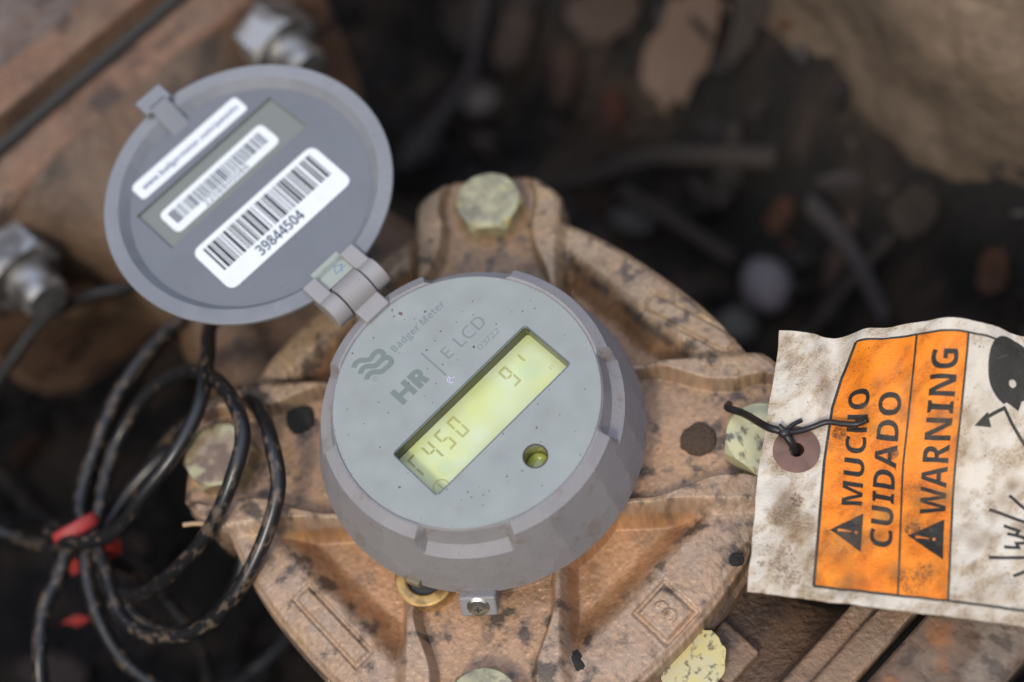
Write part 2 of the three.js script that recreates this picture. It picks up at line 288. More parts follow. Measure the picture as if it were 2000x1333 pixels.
// ================================================================ SETTING
const uOf = (x, z) => 0.7096 * x - 0.7046 * z;                       // distance towards the wall
const groundY = (x, z) => -0.283 + 0.125 * sst(0.17, 0.25, uOf(x, z)) + 0.03 * sst(0.222, 0.248, uOf(x, z));
{ // floor of the pit, banked up against the wall
  const N = 190, S = 1.3;
  const g = gridGeo(N, N, (i, j) => {
    const x = (i / N - 0.5) * S, z = (j / N - 0.5) * S;
    const y = groundY(x, z) - 0.004 + 0.022 * (fbm(x * 14, z * 14, 4, 0, 401) - 0.5) + 0.016 * (fbm(x * 60, z * 60, 3, 0, 403) - 0.5);
    return [x, y, z, x, z];
  });
  g.index.array.reverse(); g.computeVertexNormals();
  const m = shade(new THREE.Mesh(g, M.soil)); m.name = 'ground'; m.userData.kind = 'structure'; scene.add(m);
}
{ // rough concrete lining of the pit; drawn in the turned frame
  const A = -0.33, C = -0.50, D = 0.42, top = 0.13, bot = -0.36, th = 0.07;
  const prof = new THREE.CatmullRomCurve3([[0.262, -0.34], [0.250, -0.24], [0.244, -0.18], [0.243, -0.14], [0.248, -0.10], [0.260, -0.055], [0.282, 0.0], [0.315, 0.055], [0.350, 0.10], [0.38, 0.12], [0.43, 0.13]].map(([x, y]) => new THREE.Vector3(x, y, 0))).getSpacedPoints(110);
  const face = gridGeo(200, 110, (i, j) => {
    const z = mix(C - th, D + th, i / 200), p = prof[j], k = 0.026 * (fbm(z * 12, p.y * 12, 4, 0, 411) - 0.5) + 0.006 * (fbm(z * 50, p.y * 50, 4, 0, 413) - 0.5);
    return [p.x - k, p.y + k * 0.5, z, z, p.x + p.y];
  });
  const g = merged(face, box(A - th, bot, C - th, A, top, D + th, 0.006), box(A, bot, C - th, 0.43, top, C, 0.006), box(A, bot, D, 0.43, top, D + th, 0.006));
  const w = thing('pit_wall', 'rough tan concrete wall of the pit, lit in the upper right corner', 'wall', [0, bot, 0], TURN);
  part('lining', g, M.concrete, w);
}

// ================================================================ METER BODY (bronze)
const body = thing('water_meter_body', 'big bronze meter casting with ribbed round cover under the grey register', 'meter body', [0, -0.2, 0], TURN);
{
  const s = Math.cos(TURN), c = Math.sin(TURN);
  const toFrame = (g) => g.rotateY(-TURN);                          // from world places into the turned frame
  // cover
  const NT = 960, NR = 170, rad = []; for (let i = 0; i <= NT; i++) rad.push(coverRadius(i / NT * 2 * Math.PI));
  const drop = [[0.0004, 0.0005], [0.0006, 0.0014], [0.0006, 0.006], [0.0006, 0.012]];
  const cov = gridGeo(NT, NR + drop.length, (i, j) => {
    const t = i / NT * 2 * Math.PI, R = rad[i]; let r, y;
    if (j <= NR) { r = mix(0.040, R, j / NR); y = coverH(r * Math.cos(t), r * Math.sin(t)); y -= 0.0012 * sst(0.0022, 0, R - r); }
    else { const [o, dy] = drop[j - NR - 1]; r = R + o; y = coverH(R * Math.cos(t), R * Math.sin(t)) - 0.0012 - dy; }
    const x = r * Math.cos(t), z = r * Math.sin(t); return [x, y, z, x / COVER + 0.5, z / COVER + 0.5];
  });
  cov.index.array.reverse(); cov.computeVertexNormals();
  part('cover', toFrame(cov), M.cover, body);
  // flange of the bowl below the cover
  const fl = gridGeo(360, 5, (i, j) => { const t = i / 360 * 2 * Math.PI, R = coverRadius(t); const [o, y] = [[-0.03, -0.0525], [0.0005, -0.0525], [0.0022, -0.0540], [0.0022, -0.0660], [-0.004, -0.0690], [-0.03, -0.0700]][j]; const x = (R + o) * Math.cos(t), z = (R + o) * Math.sin(t); return [x, y, z, x, z]; });
  fl.index.array.reverse(); fl.computeVertexNormals();
  part('lower_flange', boxUV(creased(toFrame(fl), 40)), M.bronze, body);
  // bowl and the two necks, in the turned frame; z runs along the pipe
  const bowl = new THREE.LatheGeometry(V2([[0.0, -0.2], [0.05, -0.196], [0.068, -0.175], [0.076, -0.13], [0.078, -0.09], [0.077, -0.066]]), 72);
  const neckRing = (hw, ht, hb, rr, z) => ({ hw, ht, hb, rr, z });
  const neck = (list) => gridGeo(64, list.length - 1, (i, j) => {
    const { hw, ht, hb, z } = list[j], a = i / 64 * 2 * Math.PI, e = 0.55, cx = Math.sign(Math.cos(a)) * Math.pow(Math.abs(Math.cos(a)), e), cy = Math.sign(Math.sin(a)) * Math.pow(Math.abs(Math.sin(a)), e);
    return [hw * cx, (ht + hb) / 2 + (ht - hb) / 2 * cy, z];
  });
  const n1 = neck([neckRing(0.062, -0.07, -0.17, 0, -0.04), neckRing(0.054, -0.066, -0.165, 0, -0.11), neckRing(0.045, -0.060, -0.16, 0, -0.15), neckRing(0.044, -0.058, -0.16, 0, -0.18), neckRing(0.052, -0.052, -0.165, 0, -0.203), neckRing(0.07, -0.046, -0.17, 0, -0.216)]);
  const n2 = neck([neckRing(0.055, -0.0605, -0.17, 0, 0.05), neckRing(0.047, -0.0605, -0.165, 0, 0.085), neckRing(0.044, -0.062, -0.165, 0, 0.105), neckRing(0.05, -0.058, -0.165, 0, 0.118), neckRing(0.06, -0.052, -0.17, 0, 0.121)]);
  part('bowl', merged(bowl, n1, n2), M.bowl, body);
  // end flanges
  const fshape = (hw, t, b, r) => rrect(-hw, b, hw, t, r);
  const far = merged(ext(fshape(0.105, -0.047, -0.185, 0.045), 0.022, 0.006, 5).translate(0, 0, -0.238));
  part('end_flange', far, M.farBronze, body);
  const near = merged(ext(fshape(0.110, -0.0462, -0.185, 0.03), 0.0095, 0.0015, 3).translate(0, 0, 0.1265), ext(fshape(0.106, -0.0502, -0.183, 0.03), 0.008, 0.0015, 3).translate(0, 0, 0.1195));
  part('end_flange', near, M.bronze, body);
  const blk = box(-0.0075, -0.066, -0.0075, 0.0075, -0.0570, 0.0075, 0.0012).translate(0.0045, 0, 0.1005);
  part('cast_block', merged(blk), M.bronze, body);
  // yellow paint spilt on the bowl's shoulder below the cover (outline in world millimetres)
  const P = [[54, 74], [53, 68], [57, 64.5], [61, 62], [62.5, 57.5], [64.5, 53.5], [66, 52.5], [66, 57], [67, 61], [70.5, 63], [73.5, 67], [74, 72], [70, 79], [62, 83], [55, 80]];
  const outline = new THREE.SplineCurve(P.map(([x, z]) => new THREE.Vector2(x / 1000, -z / 1000)).concat([new THREE.Vector2(P[0][0] / 1000, -P[0][1] / 1000)])).getPoints(170);
  const sh = new THREE.Shape(outline.slice(0, -1).map((p, i) => p.clone().add(new THREE.Vector2((vnoise(i * 0.17, 1, 0, 5) - 0.5) * 0.0016, (vnoise(i * 0.17, 7, 0, 9) - 0.5) * 0.0016))));
  part('paint_patch', boxUV(toFrame(flat(ext(sh, 0.0008, 0.0003)).translate(0, -0.0522, 0))), M.paint, body, 'pale yellow paint splash');
  // bolts of the cover
  const head = hexHead(0.0222, 0.0075);
  [[0.0005, -0.0905, 0, M.bolt], [0.0895, 0.0045, 0.35, M.boltPale], [-0.0912, 0.0005, 0.15, M.boltRust], [0.0005, 0.0865, 0.25, M.bolt]].forEach(([x, z, turn, mat]) => {
    const m = shade(new THREE.Mesh(head, mat)); m.name = 'hex_bolt'; body.add(m);
    const p = new THREE.Vector3(x, 0, z).applyAxisAngle(new THREE.Vector3(0, 1, 0), -TURN); m.position.set(p.x, -0.0424 + 0.2, p.z); m.rotation.y = turn - TURN;
    if (mat === M.boltRust) m.userData.label = 'wet brown bolt with worn yellow plating';
  });
  // big nuts with stud ends on the far flange
  const nut = hexHead(0.030, 0.0165, 0.008), stud = merged(creased(new THREE.LatheGeometry(V2([[0, 0.031], [0.0082, 0.031], [0.0096, 0.0292], [0.0096, 0]]), 40), 30));
  for (const sx of [-1, 1]) {
    const g = nut.clone().rotateX(Math.PI / 2).rotateZ(0.3 * sx).translate(0.070 * sx, -0.070, -0.2155);
    const m = part('hex_nut', boxUV(g), M.steel, body);
    part('stud', stud.clone().rotateX(Math.PI / 2).translate(0.070 * sx, -0.070, -0.2155), M.steel, m);
  }
  // seal ring beside the register's foot
  const rp = new THREE.Vector3(-0.0188, 0, 0.0458).applyAxisAngle(new THREE.Vector3(0, 1, 0), -TURN);
  const ring = creased(new THREE.LatheGeometry(V2([[0.0060, -0.044], [0.0060, -0.0352], [0.0065, -0.0348], [0.0090, -0.0348], [0.0096, -0.0353], [0.0096, -0.044]]), 64), 35);
  const rg = part('seal_ring', boxUV(ring.translate(rp.x, 0, rp.z)), M.brass, body, 'brass ring half under the register');
  part('plug', boxUV(new THREE.CylinderGeometry(0.0061, 0.0061, 0.006, 40).translate(rp.x, -0.0395, rp.z)), M.rubber, rg);
}

// ================================================================ PIPE FLANGES BOLTED TO THE METER
{
  const o = thing('pipe_flange', 'brown dirty pipe flange out of focus at upper left, behind the nuts', 'pipe flange', [0, -0.19, -0.26], TURN);
  part('flange', merged(ext(rrect(-0.108, -0.185, 0.108, -0.037, 0.045), 0.019, 0.002).translate(0, 0, -0.2615)), M.farBronze, o);
  part('backing_ring', merged(ext(rrect(-0.106, -0.185, 0.106, -0.043, 0.05), 0.016, 0.003, 4).translate(0, 0, -0.279)), M.darkPipe, o);
  part('gasket', merged(ext(rrect(-0.1, -0.18, 0.1, -0.047, 0.04), 0.004).translate(0, 0, -0.2422)), M.rubber, o);
  part('pipe', merged(new THREE.CylinderGeometry(0.074, 0.078, 0.24, 64).rotateX(Math.PI / 2).translate(0, -0.112, -0.381)), M.darkPipe, o);
}
{
  const o = thing('pipe_flange', 'flaking rusty iron pipe flange under the tag at lower right', 'pipe flange', [0, -0.19, 0.15], TURN);
  const g = ext(rrect(-0.112, -0.188, 0.112, -0.0445, 0.03), 0.029, 0.002, 3, 60).translate(0, 0, 0.1385);
  part('flange', merged(g), M.rust, o);
  part('gasket', merged(ext(rrect(-0.1, -0.18, 0.1, -0.06, 0.03), 0.0026).translate(0, 0, 0.136)), M.rubber, o);
  part('pipe', merged(new THREE.CylinderGeometry(0.068, 0.068, 0.24, 64).rotateX(Math.PI / 2).translate(0, -0.117, 0.288)), M.greenPaint, o, 'pale green painted pipe');
}

// ================================================================ REGISTER (grey plastic)
const reg = thing('meter_register', 'round grey plastic meter register with yellow display and open lid', 'meter register', [0, -0.0285, 0], TURN);
{
  // housing: teeth round the top with four notches
  const tooth = [[0.0412, -0.0018], [0.0417, -0.0010], [0.0421, -0.0003], [0.0428, -0.0001], [0.0463, -0.0024], [0.0468, -0.0032], [0.0475, -0.0066], [0.0482, -0.0100], [0.0499, -0.0160], [0.0516, -0.0215], [0.0529, -0.0258], [0.0536, -0.0276], [0.0536, -0.0285], [0.048, -0.0287]];
  const notch = [[0.0412, -0.0018], [0.0417, -0.0014], [0.0420, -0.0012], [0.0423, -0.0014], [0.0441, -0.0074], [0.0444, -0.0080], [0.0474, -0.0096], [0.0482, -0.0101], [0.0499, -0.0160], [0.0516, -0.0215], [0.0529, -0.0258], [0.0536, -0.0276], [0.0536, -0.0285], [0.048, -0.0287]];
  const rows = []; // subdivide straight runs so the shading stays crisp at the breaks
  const lerpP = (L, k) => { const i = Math.min(L.length - 2, Math.floor(k)), t = k - i; return [mix(L[i][0], L[i + 1][0], t), mix(L[i][1], L[i + 1][1], t)]; };
  for (let k = 0; k <= tooth.length - 1; k += 0.5) rows.push(k);
  const angs = []; // local degrees; notches sit half way between the display's axes
  for (let q = 0; q < 4; q++) { const c = 45.2 + 90 * q; for (let a = -45; a < -19.3; a += 1.28) angs.push([c + a, 0]); angs.push([c - 19.1, 0], [c - 18.8, 0]); for (const [a, w] of [[-17.4, 0.5], [-16.0, 1], [-15.8, 1]]) angs.push([c + a, w]); for (let a = -15.5; a < 15.6; a += 1.24) angs.push([c + a, 1]); for (const [a, w] of [[15.8, 1], [16.0, 1], [17.4, 0.5], [18.8, 0]]) angs.push([c + a, w]); angs.push([c + 19.1, 0]); for (let a = 20.2; a < 44.9; a += 1.3) angs.push([c + a, 0]); }
  angs.push([angs[0][0] + 360, 0]);
  const hg = gridGeo(angs.length - 1, rows.length - 1, (i, j) => {
    const [deg, w] = angs[i], t = deg * Math.PI / 180, a = lerpP(tooth, rows[j]), b = lerpP(notch, rows[j]);
    const r = mix(a[0], b[0], w), y = mix(a[1], b[1], w); return [r * Math.cos(t), y, -r * Math.sin(t)];
  });
  part('housing', boxUV(creased(hg, 24)), M.housing, reg);

  // dial face, with the openings of the display and of the light sensor
  const WX0 = -0.0279, WX1 = 0.0296, WY0 = -0.0165, WY1 = 0.0035;
  const fs = new THREE.Shape(); fs.absarc(0, 0, 0.0420, 0, 2 * Math.PI); fs.holes.push(rrect(WX0, WY0, WX1, WY1, 0.0013, THREE.Path));
  const sh = new THREE.Path(); sh.absarc(0.0009, -0.0296, 0.0036, 0, 2 * Math.PI, true); fs.holes.push(sh);
  const R = 0.0424, W = 2048, px = (u) => (u / R + 1) * W / 2, py = (v) => (1 - v / R) * W / 2, mm = W / 2 / (R * 1000);
  const faceTex = canvasTex(W, W, (g) => {
    g.fillStyle = '#8d918c'; g.fillRect(0, 0, W, W);
    for (let i = 0; i < 500; i++) { const x = rnd() * W, y = rnd() * W, r = 30 + rnd() * 120; const q = g.createRadialGradient(x, y, 0, x, y, r); const l = rnd() > 0.5 ? '190,192,186' : '150,160,165'; q.addColorStop(0, `rgba(${l},0.06)`); q.addColorStop(1, `rgba(${l},0)`); g.fillStyle = q; g.fillRect(x - r, y - r, 2 * r, 2 * r); }
    const ink = '#727b79', inkB = '#6d766f';
    g.save(); g.translate(W / 2, W / 2); g.scale(mm, -mm);            // now in millimetres, right and away
    const text = (s, x, y, h, w, font, col) => { g.save(); g.translate(x, y); g.scale(1, -1); g.font = `${font}`.replace('SZ', '100px'); const m = g.measureText(s), cap = 72; g.scale(w / m.width, h / cap); g.fillStyle = col; g.textBaseline = 'alphabetic'; g.fillText(s, 0, 0); g.restore(); };
    // trade mark: three waves running into a rounded letter
    g.lineWidth = 1.75; g.strokeStyle = inkB; g.lineCap = 'butt';
    const stripe = (y) => { g.beginPath(); g.moveTo(-16.6, y - 0.2); g.bezierCurveTo(-15.3, y + 1.0, -13.9, y + 0.7, -12.9, y - 0.4); g.bezierCurveTo(-12.1, y - 1.6, -11.2, y - 2.1, -10.2, y - 1.8); };
    stripe(34.1); g.bezierCurveTo(-8.9, 32.9, -7.1, 32.7, -7.0, 31.0); g.bezierCurveTo(-7.0, 29.8, -7.9, 29.2, -9.0, 29.2); g.stroke();
    stripe(31.0); g.lineTo(-8.9, 29.2); g.stroke();
    stripe(28.0); g.bezierCurveTo(-8.0, 25.7, -6.8, 26.0, -6.8, 27.4); g.bezierCurveTo(-6.8, 28.6, -7.8, 29.2, -9.0, 29.2); g.stroke();
    g.lineWidth = 0.16; g.beginPath(); g.arc(-14.6, 26.0, 0.75, 0, 7); g.stroke(); text('R', -14.9, 25.65, 0.75, 0.6, 'SZ sans-serif', ink);
    text('Badger Meter', -4.6, 27.7, 2.55, 22.5, 'bold SZ sans-serif', ink); text('®', 6.9, 29.6, 0.8, 0.8, 'SZ sans-serif', ink);
    g.fillStyle = inkB; g.fillRect(-14.8, 12.7, 1.9, 6.2); g.fillRect(-10.3, 12.7, 1.9, 6.2); g.fillRect(-13.2, 14.9, 3.2, 1.75);
    g.save(); g.translate(-7.6, 12.7); g.fillRect(0, 0, 1.9, 6.25); g.lineWidth = 1.6; g.strokeStyle = inkB; g.beginPath(); g.moveTo(1.0, 5.45); g.lineTo(2.6, 5.45); g.bezierCurveTo(4.2, 5.45, 4.2, 2.9, 2.6, 2.9); g.lineTo(1.0, 2.9); g.stroke(); g.beginPath(); g.moveTo(1.9, 2.6); g.lineTo(3.9, 2.4); g.lineTo(4.6, 0); g.lineTo(2.6, 0); g.closePath(); g.fill(); g.restore();
    g.fillStyle = ink; g.fillRect(0.85, 9.8, 0.62, 11.6);
    text('E', 4.8, 13.2, 4.2, 3.6, '300 SZ sans-serif', ink); text('LCD', 10.2, 13.1, 4.3, 12.6, '300 SZ sans-serif', ink);
    text('03/22', 14.0, 7.8, 1.95, 9.3, 'SZ sans-serif', ink);
    g.fillStyle = '#cfcbd6'; blot(g, 1.2, 7.7, 1.15, '#c6c0cf'); g.lineWidth = 0.25; g.strokeStyle = '#77707c'; g.beginPath(); g.arc(1.2, 7.7, 0.85, 0, 7); g.stroke(); blot(g, 1.2, 7.7, 0.5, '#8e8894');
    // dust and grit
    for (let i = 0; i < 900; i++) { const a = rnd() * 6.283, q = 42 * Math.sqrt(rnd()); const r = 0.03 + 0.07 * rnd() * rnd(); blot(g, q * Math.cos(a), q * Math.sin(a), r, rnd() > 0.3 ? 'rgba(60,55,50,0.6)' : 'rgba(110,80,70,0.5)'); }
    for (let i = 0; i < 70; i++) { const a = rnd() * 6.283, q = 41 * Math.sqrt(rnd()); blot(g, q * Math.cos(a), q * Math.sin(a), 0.14 + 0.16 * rnd(), 'rgba(50,45,42,0.8)'); }
    for (const [x, y, r, c] of [[5.3, 39.5, 0.4, '#5a5148'], [6.2, 36.5, 0.75, '#6a4a40'], [4.1, 37.4, 0.4, '#574c47'], [11.9, 31.0, 0.5, '#5d4a42'], [-13.6, 38, 0.34, '#40403c'], [3.0, 20.8, 0.34, '#3a3a38'], [10.5, 22.2, 0.3, '#3f3f3c'], [13.6, 10.2, 0.42, '#2f2f2e'], [7.6, -23.5, 0.38, '#44433f'], [-33.6, -6, 0.4, '#4a463f'], [-29, 8, 0.3, '#4a463f'], [-5, -30, 0.3, '#555']]) blot(g, x, y, r, c);
    g.strokeStyle = 'rgba(92,88,88,0.5)'; g.lineWidth = 0.35; g.beginPath(); g.arc(0, 0, 41.85, 0, 7); g.stroke(); for (let i = 0; i < 260; i++) { const a = rnd() * 6.283, q = 41.3 + 0.5 * rnd(); blot(g, q * Math.cos(a), q * Math.sin(a), 0.1 + 0.25 * rnd() * rnd(), 'rgba(84,76,68,0.18)'); }
    for (let i = 0; i < 40; i++) { const a = rnd() * 6.283, q = 38 * Math.sqrt(rnd()), r = 1.5 + 4 * rnd(), X = q * Math.cos(a), Y = q * Math.sin(a), gr = g.createRadialGradient(X, Y, 0, X, Y, r); gr.addColorStop(0, 'rgba(120,112,98,0.13)'); gr.addColorStop(1, 'rgba(120,112,98,0)'); g.fillStyle = gr; g.fillRect(X - r, Y - r, 2 * r, 2 * r); }
    g.strokeStyle = 'rgba(120,122,116,0.35)'; g.lineWidth = 0.06; for (let i = 0; i < 26; i++) { const x = (rnd() - 0.5) * 60, y = (rnd() - 0.5) * 60; g.beginPath(); g.moveTo(x, y); g.lineTo(x + (rnd() - 0.5) * 6, y + (rnd() - 0.5) * 6); g.stroke(); }
    g.restore();
  });
  const face = flat(planarUV(ext(fs, 0.0016, 0.00022, 2, 120), -R, -R, 2 * R, 2 * R)).translate(0, -0.0023, 0);
  const fm = new THREE.MeshPhysicalMaterial({ map: faceTex, roughness: 0.34, clearcoat: 0.25, clearcoatRoughness: 0.25 });
  const dial = part('dial_face', face, fm, reg);

  // display: deep clear-walled window with the liquid crystal at its bottom
  const LY = -0.0072;
  const wall = new THREE.ExtrudeGeometry((() => { const s = rrect(WX0 - 0.0012, WY0 - 0.0012, WX1 + 0.0012, WY1 + 0.0012, 0.002); s.holes.push(rrect(WX0 + 0.00002, WY0 + 0.00002, WX1 - 0.00002, WY1 - 0.00002, 0.0013, THREE.Path)); return s; })(), { depth: 0.0047, bevelEnabled: false, curveSegments: 12 });
  part('window_frame', boxUV(flat(wall).translate(0, LY, 0)), new THREE.MeshPhysicalMaterial({ color: new THREE.Color(0.03, 0.03, 0.006), roughness: 0.12, clearcoat: 0.2, clearcoatRoughness: 0.1 }), dial);
  const LX0 = WX0 - 0.001, LW = WX1 - WX0 + 0.002, LZ0 = WY0 - 0.001, LH = WY1 - WY0 + 0.002;
  const lcdTex = canvasTex(1792, 640, (g, w, h) => {
    g.fillStyle = '#c2c890'; g.fillRect(0, 0, w, h);
    const s = w / (LW * 1000), X = (u) => (u - LX0 * 1000) * s, Y = (v) => h - (v - LZ0 * 1000) * s;
    for (let i = 0; i < 60; i++) { const x = rnd() * w, y = rnd() * h, r = 60 + 160 * rnd(); const q = g.createRadialGradient(x, y, 0, x, y, r); const l = ['205,212,112', '205,214,172', '198,212,186'][i % 3]; q.addColorStop(0, `rgba(${l},0.35)`); q.addColorStop(1, `rgba(${l},0)`); g.fillStyle = q; g.fillRect(0, 0, w, h); }
    for (const [u, v, r] of [[-19, -9.5, 3.4], [21.5, -6, 4.6]]) { const q = g.createRadialGradient(X(u), Y(v), 0, X(u), Y(v), r * s); q.addColorStop(0, 'rgba(170,195,165,0.5)'); q.addColorStop(1, 'rgba(150,180,140,0)'); g.fillStyle = q; g.fillRect(0, 0, w, h); }
    const seg = (u, v, on, alpha) => {                                // seven segments of a digit whose upper left corner is (u, v)
      const DW = 3.3, DH = 7.4, t = 0.78, gp = 0.14; g.fillStyle = `rgba(136,130,50,${alpha})`;
      const poly = (p) => { g.beginPath(); p.forEach(([a, b], i) => g[i ? 'lineTo' : 'moveTo'](X(u + a), Y(v - b))); g.closePath(); g.fill(); };
      const hz = (y) => poly([[gp, y], [DW - gp, y], [DW - t, y + t], [t, y + t]]), hb = (y) => poly([[t, y - t], [DW - t, y - t], [DW - gp, y], [gp, y]]), hm = (y) => poly([[gp + 0.3, y], [t + 0.3, y - t / 2], [DW - t - 0.3, y - t / 2], [DW - gp - 0.3, y], [DW - t - 0.3, y + t / 2], [t + 0.3, y + t / 2]]);
      const vt = (x, y0, y1, d) => poly([[x, y0 + gp], [x + d * t, y0 + gp + t * 0.6], [x + d * t, y1 - gp - t * 0.4], [x, y1 - gp]]);
      if (on.includes('a')) hz(0); if (on.includes('g')) hm(DH / 2); if (on.includes('d')) hb(DH);
      if (on.includes('f')) vt(0, 0, DH / 2, 1); if (on.includes('e')) vt(0, DH / 2, DH, 1); if (on.includes('b')) vt(DW, 0, DH / 2, -1); if (on.includes('c')) vt(DW, DH / 2, DH, -1);
    };
    seg(-25.8, 0.8, 'afe', 0.75); seg(-20.0, 0.7, 'fgbc', 0.62); seg(-14.5, 0.7, 'afgcd', 0.55); seg(-8.9, 0.7, 'abcdef', 0.5); seg(13.7, 0.6, 'abfgcd', 0.5); seg(19.4, 0.5, 'b', 0.5);
    g.strokeStyle = 'rgba(136,130,50,0.6)'; g.lineWidth = 0.38 * s; g.beginPath(); g.arc(X(-24.4), Y(-13.2), 2.5 * s, 0, 7); g.stroke(); g.beginPath(); g.moveTo(X(-24.4), Y(-11.2)); g.lineTo(X(-24.4), Y(-15.6)); g.stroke();
    g.fillStyle = 'rgba(136,130,50,0.5)'; g.font = `${1.9 * s}px sans-serif`; g.fillText('FT', X(25.5), Y(-11.3)); g.font = `${1.0 * s}px sans-serif`; g.fillText('3', X(28.0), Y(-10.4));
  });
  const lcd = flat(planarUV(ext(rrect(LX0, LZ0, LX0 + LW, LZ0 + LH, 0.001), 0.001), LX0, LZ0, LW, LH)).translate(0, LY - 0.001, 0);
  part('lcd_screen', lcd, new THREE.MeshPhysicalMaterial({ map: lcdTex, roughness: 0.3, emissive: new THREE.Color(1, 1, 1), emissiveMap: lcdTex, emissiveIntensity: 0.02, clearcoat: 0.6, clearcoatRoughness: 0.25 }), dial);

  const rimC = new THREE.CurvePath(), rimP = rrect(WX0, WY0, WX1, WY1, 0.0013).getPoints(10).map((p) => new THREE.Vector3(p.x, -0.00082, -p.y));
  part('window_rim', boxUV(new THREE.TubeGeometry(new THREE.CatmullRomCurve3(rimP.filter((p, i) => !i || p.distanceTo(rimP[i - 1]) > 1e-6).slice(0, -1), true, 'catmullrom', 0.02), 400, 0.00024, 10, true)), new THREE.MeshPhysicalMaterial({ color: new THREE.Color(0.10, 0.13, 0.16), roughness: 0.12, clearcoat: 1, clearcoatRoughness: 0.05 }), dial);
  // light sensor: a short tube with a green bottom
  const tube = creased(new THREE.LatheGeometry(V2([[0.0046, -0.0075], [0.0046, -0.0021], [0.0036, -0.0021], [0.0036, -0.0075]]), 48), 30).translate(0.0009, 0, 0.0296);
  const sens = part('light_sensor', boxUV(tube), new THREE.MeshPhysicalMaterial({ color: new THREE.Color(0.2, 0.21, 0.07), roughness: 0.18, clearcoat: 1 }), dial);
  part('sensor_eye', boxUV(new THREE.SphereGeometry(0.0036, 32, 16, 0, 7, 0, 1.57).scale(1, 0.35, 1).translate(0.0009, -0.0075, 0.0296)), new THREE.MeshPhysicalMaterial({ color: new THREE.Color(0.42, 0.46, 0.1), roughness: 0.15, clearcoat: 1 }), sens);
  part('sensor_rim', boxUV(new THREE.TorusGeometry(0.0037, 0.00022, 10, 64).rotateX(Math.PI / 2).translate(0.0009, -0.0007, 0.0296)), M.rubber, sens);

  // hinge
  const HX = 0.0015, HZ = -0.0532, HY = -0.0003;
  part('hinge_knuckle', merged(cylX(HX - 0.0050, HX + 0.0050, 0.0060, HY, HZ), box(HX - 0.0050, -0.016, HZ + 0.0005, HX + 0.0050, HY + 0.0012, -0.0415, 0.0008)), M.smoothGrey, reg);

  // screw lug at the foot of the housing
  const lugM = (g) => g.rotateY(Math.PI * 1.25);
  const tip = (g) => lugM(g.translate(-0.0555, 0.0300, 0).rotateZ(0.55).translate(0.0555, -0.0300, 0));
  const lug = part('screw_lug', boxUV(tip(box(0.0475, -0.0340, -0.0057, 0.0585, -0.0262, 0.0057, 0.0008))), M.housing, reg);
  part('screw', tip(merged(creased(new THREE.LatheGeometry(V2([[0, 0.0014], [0.0018, 0.0013], [0.0031, 0.0008], [0.0037, 0]]), 40), 40).rotateZ(-Math.PI / 2).translate(0.0584, -0.0301, 0))), M.stainless, lug);
  part('cross_slot', tip(merged(box(0.0590, -0.0304, -0.0012, 0.0600, -0.0298, 0.0012, 0.0001), box(0.0590, -0.0313, -0.0003, 0.0600, -0.0289, 0.0003, 0.0001))), M.rubber, lug);
  part('seal_stub', boxUV(box(0.0505, -0.0285, -0.0025, 0.0548, -0.0250, 0.0025, 0.0008).rotateY(Math.PI * 1.25 - 0.385)), new THREE.MeshPhysicalMaterial({ color: new THREE.Color(0.17, 0.14, 0.085), roughness: 0.5 }), reg);

  // ------------------------------------------------ lid, lying open
  const PHI = THREE.MathUtils.degToRad(1.8), LM = new THREE.Matrix4().makeTranslation(0.003, 0.0017, -0.10997).multiply(new THREE.Matrix4().makeRotationX(PHI));
  const onLid = (g) => g.applyMatrix4(LM);
  const FL = -0.0034;                                                 // the inside's floor below the rim
  const prof = creased(new THREE.LatheGeometry(V2([[0.0416, FL - 0.0006], [0.0421, FL + 0.00005], [0.0449, -0.0002], [0.0454, 0], [0.0496, 0], [0.0500, -0.0004], [0.0500, -0.0016], [0.0478, -0.0062], [0.0460, -0.0076], [0.030, -0.0090], [0, -0.0092]]), 180), 22);
  const fl = new THREE.Shape(); fl.absarc(0, 0, 0.04205, 0, 2 * Math.PI); fl.holes.push((() => { const p = new THREE.Path(); p.moveTo(-0.0316, 0.0046); p.lineTo(0.0308, 0.0052); p.lineTo(0.0300, 0.0242); p.lineTo(-0.0318, 0.0236); p.closePath(); return p; })());
  const floor = flat(ext(fl, 0.0012, 0.0002, 2, 90)).translate(0, FL - 0.0012, 0);
  const arm = (x0, x1) => merged(cylX(x0, x1, 0.0051, HY, HZ), box(x0 + 0.0001, -0.0058, -0.0665, x1 - 0.0001, 0.0022, HZ - 0.0005, 0.0008));
  const lid = part('lid', merged(onLid(prof)), M.lid, reg);
  part('lid_floor', boxUV(onLid(floor)), M.lidFloor, lid);
  part('hinge_arm', arm(HX - 0.0112, HX - 0.0053), M.smoothGrey, lid); part('hinge_arm', arm(HX + 0.0053, HX + 0.0112), M.smoothGrey, lid);
  part('recess_panel', boxUV(onLid(flat(ext(rrect(-0.034, 0.003, 0.033, 0.026, 0.001), 0.001)).translate(0, FL - 0.0022, 0))), M.recess, lid);
  const wedge = new THREE.Shape(); wedge.moveTo(0.0378, FL - 0.0003); wedge.lineTo(0.0490, FL - 0.0003); wedge.lineTo(0.0490, 0.0034); wedge.lineTo(0.0478, 0.0034); wedge.closePath();
  const wg = ext(wedge, 0.0072, 0.0003).applyMatrix4(new THREE.Matrix4().makeBasis(new THREE.Vector3(0, 0, -1), new THREE.Vector3(0, 1, 0), new THREE.Vector3(1, 0, 0))).translate(-0.0028, 0, 0);
  part('catch_tab', merged(onLid(box(-0.0050, -0.005, -0.0546, 0.0062, 0.0034, -0.0474, 0.0007)), onLid(wg)), M.lid, lid);

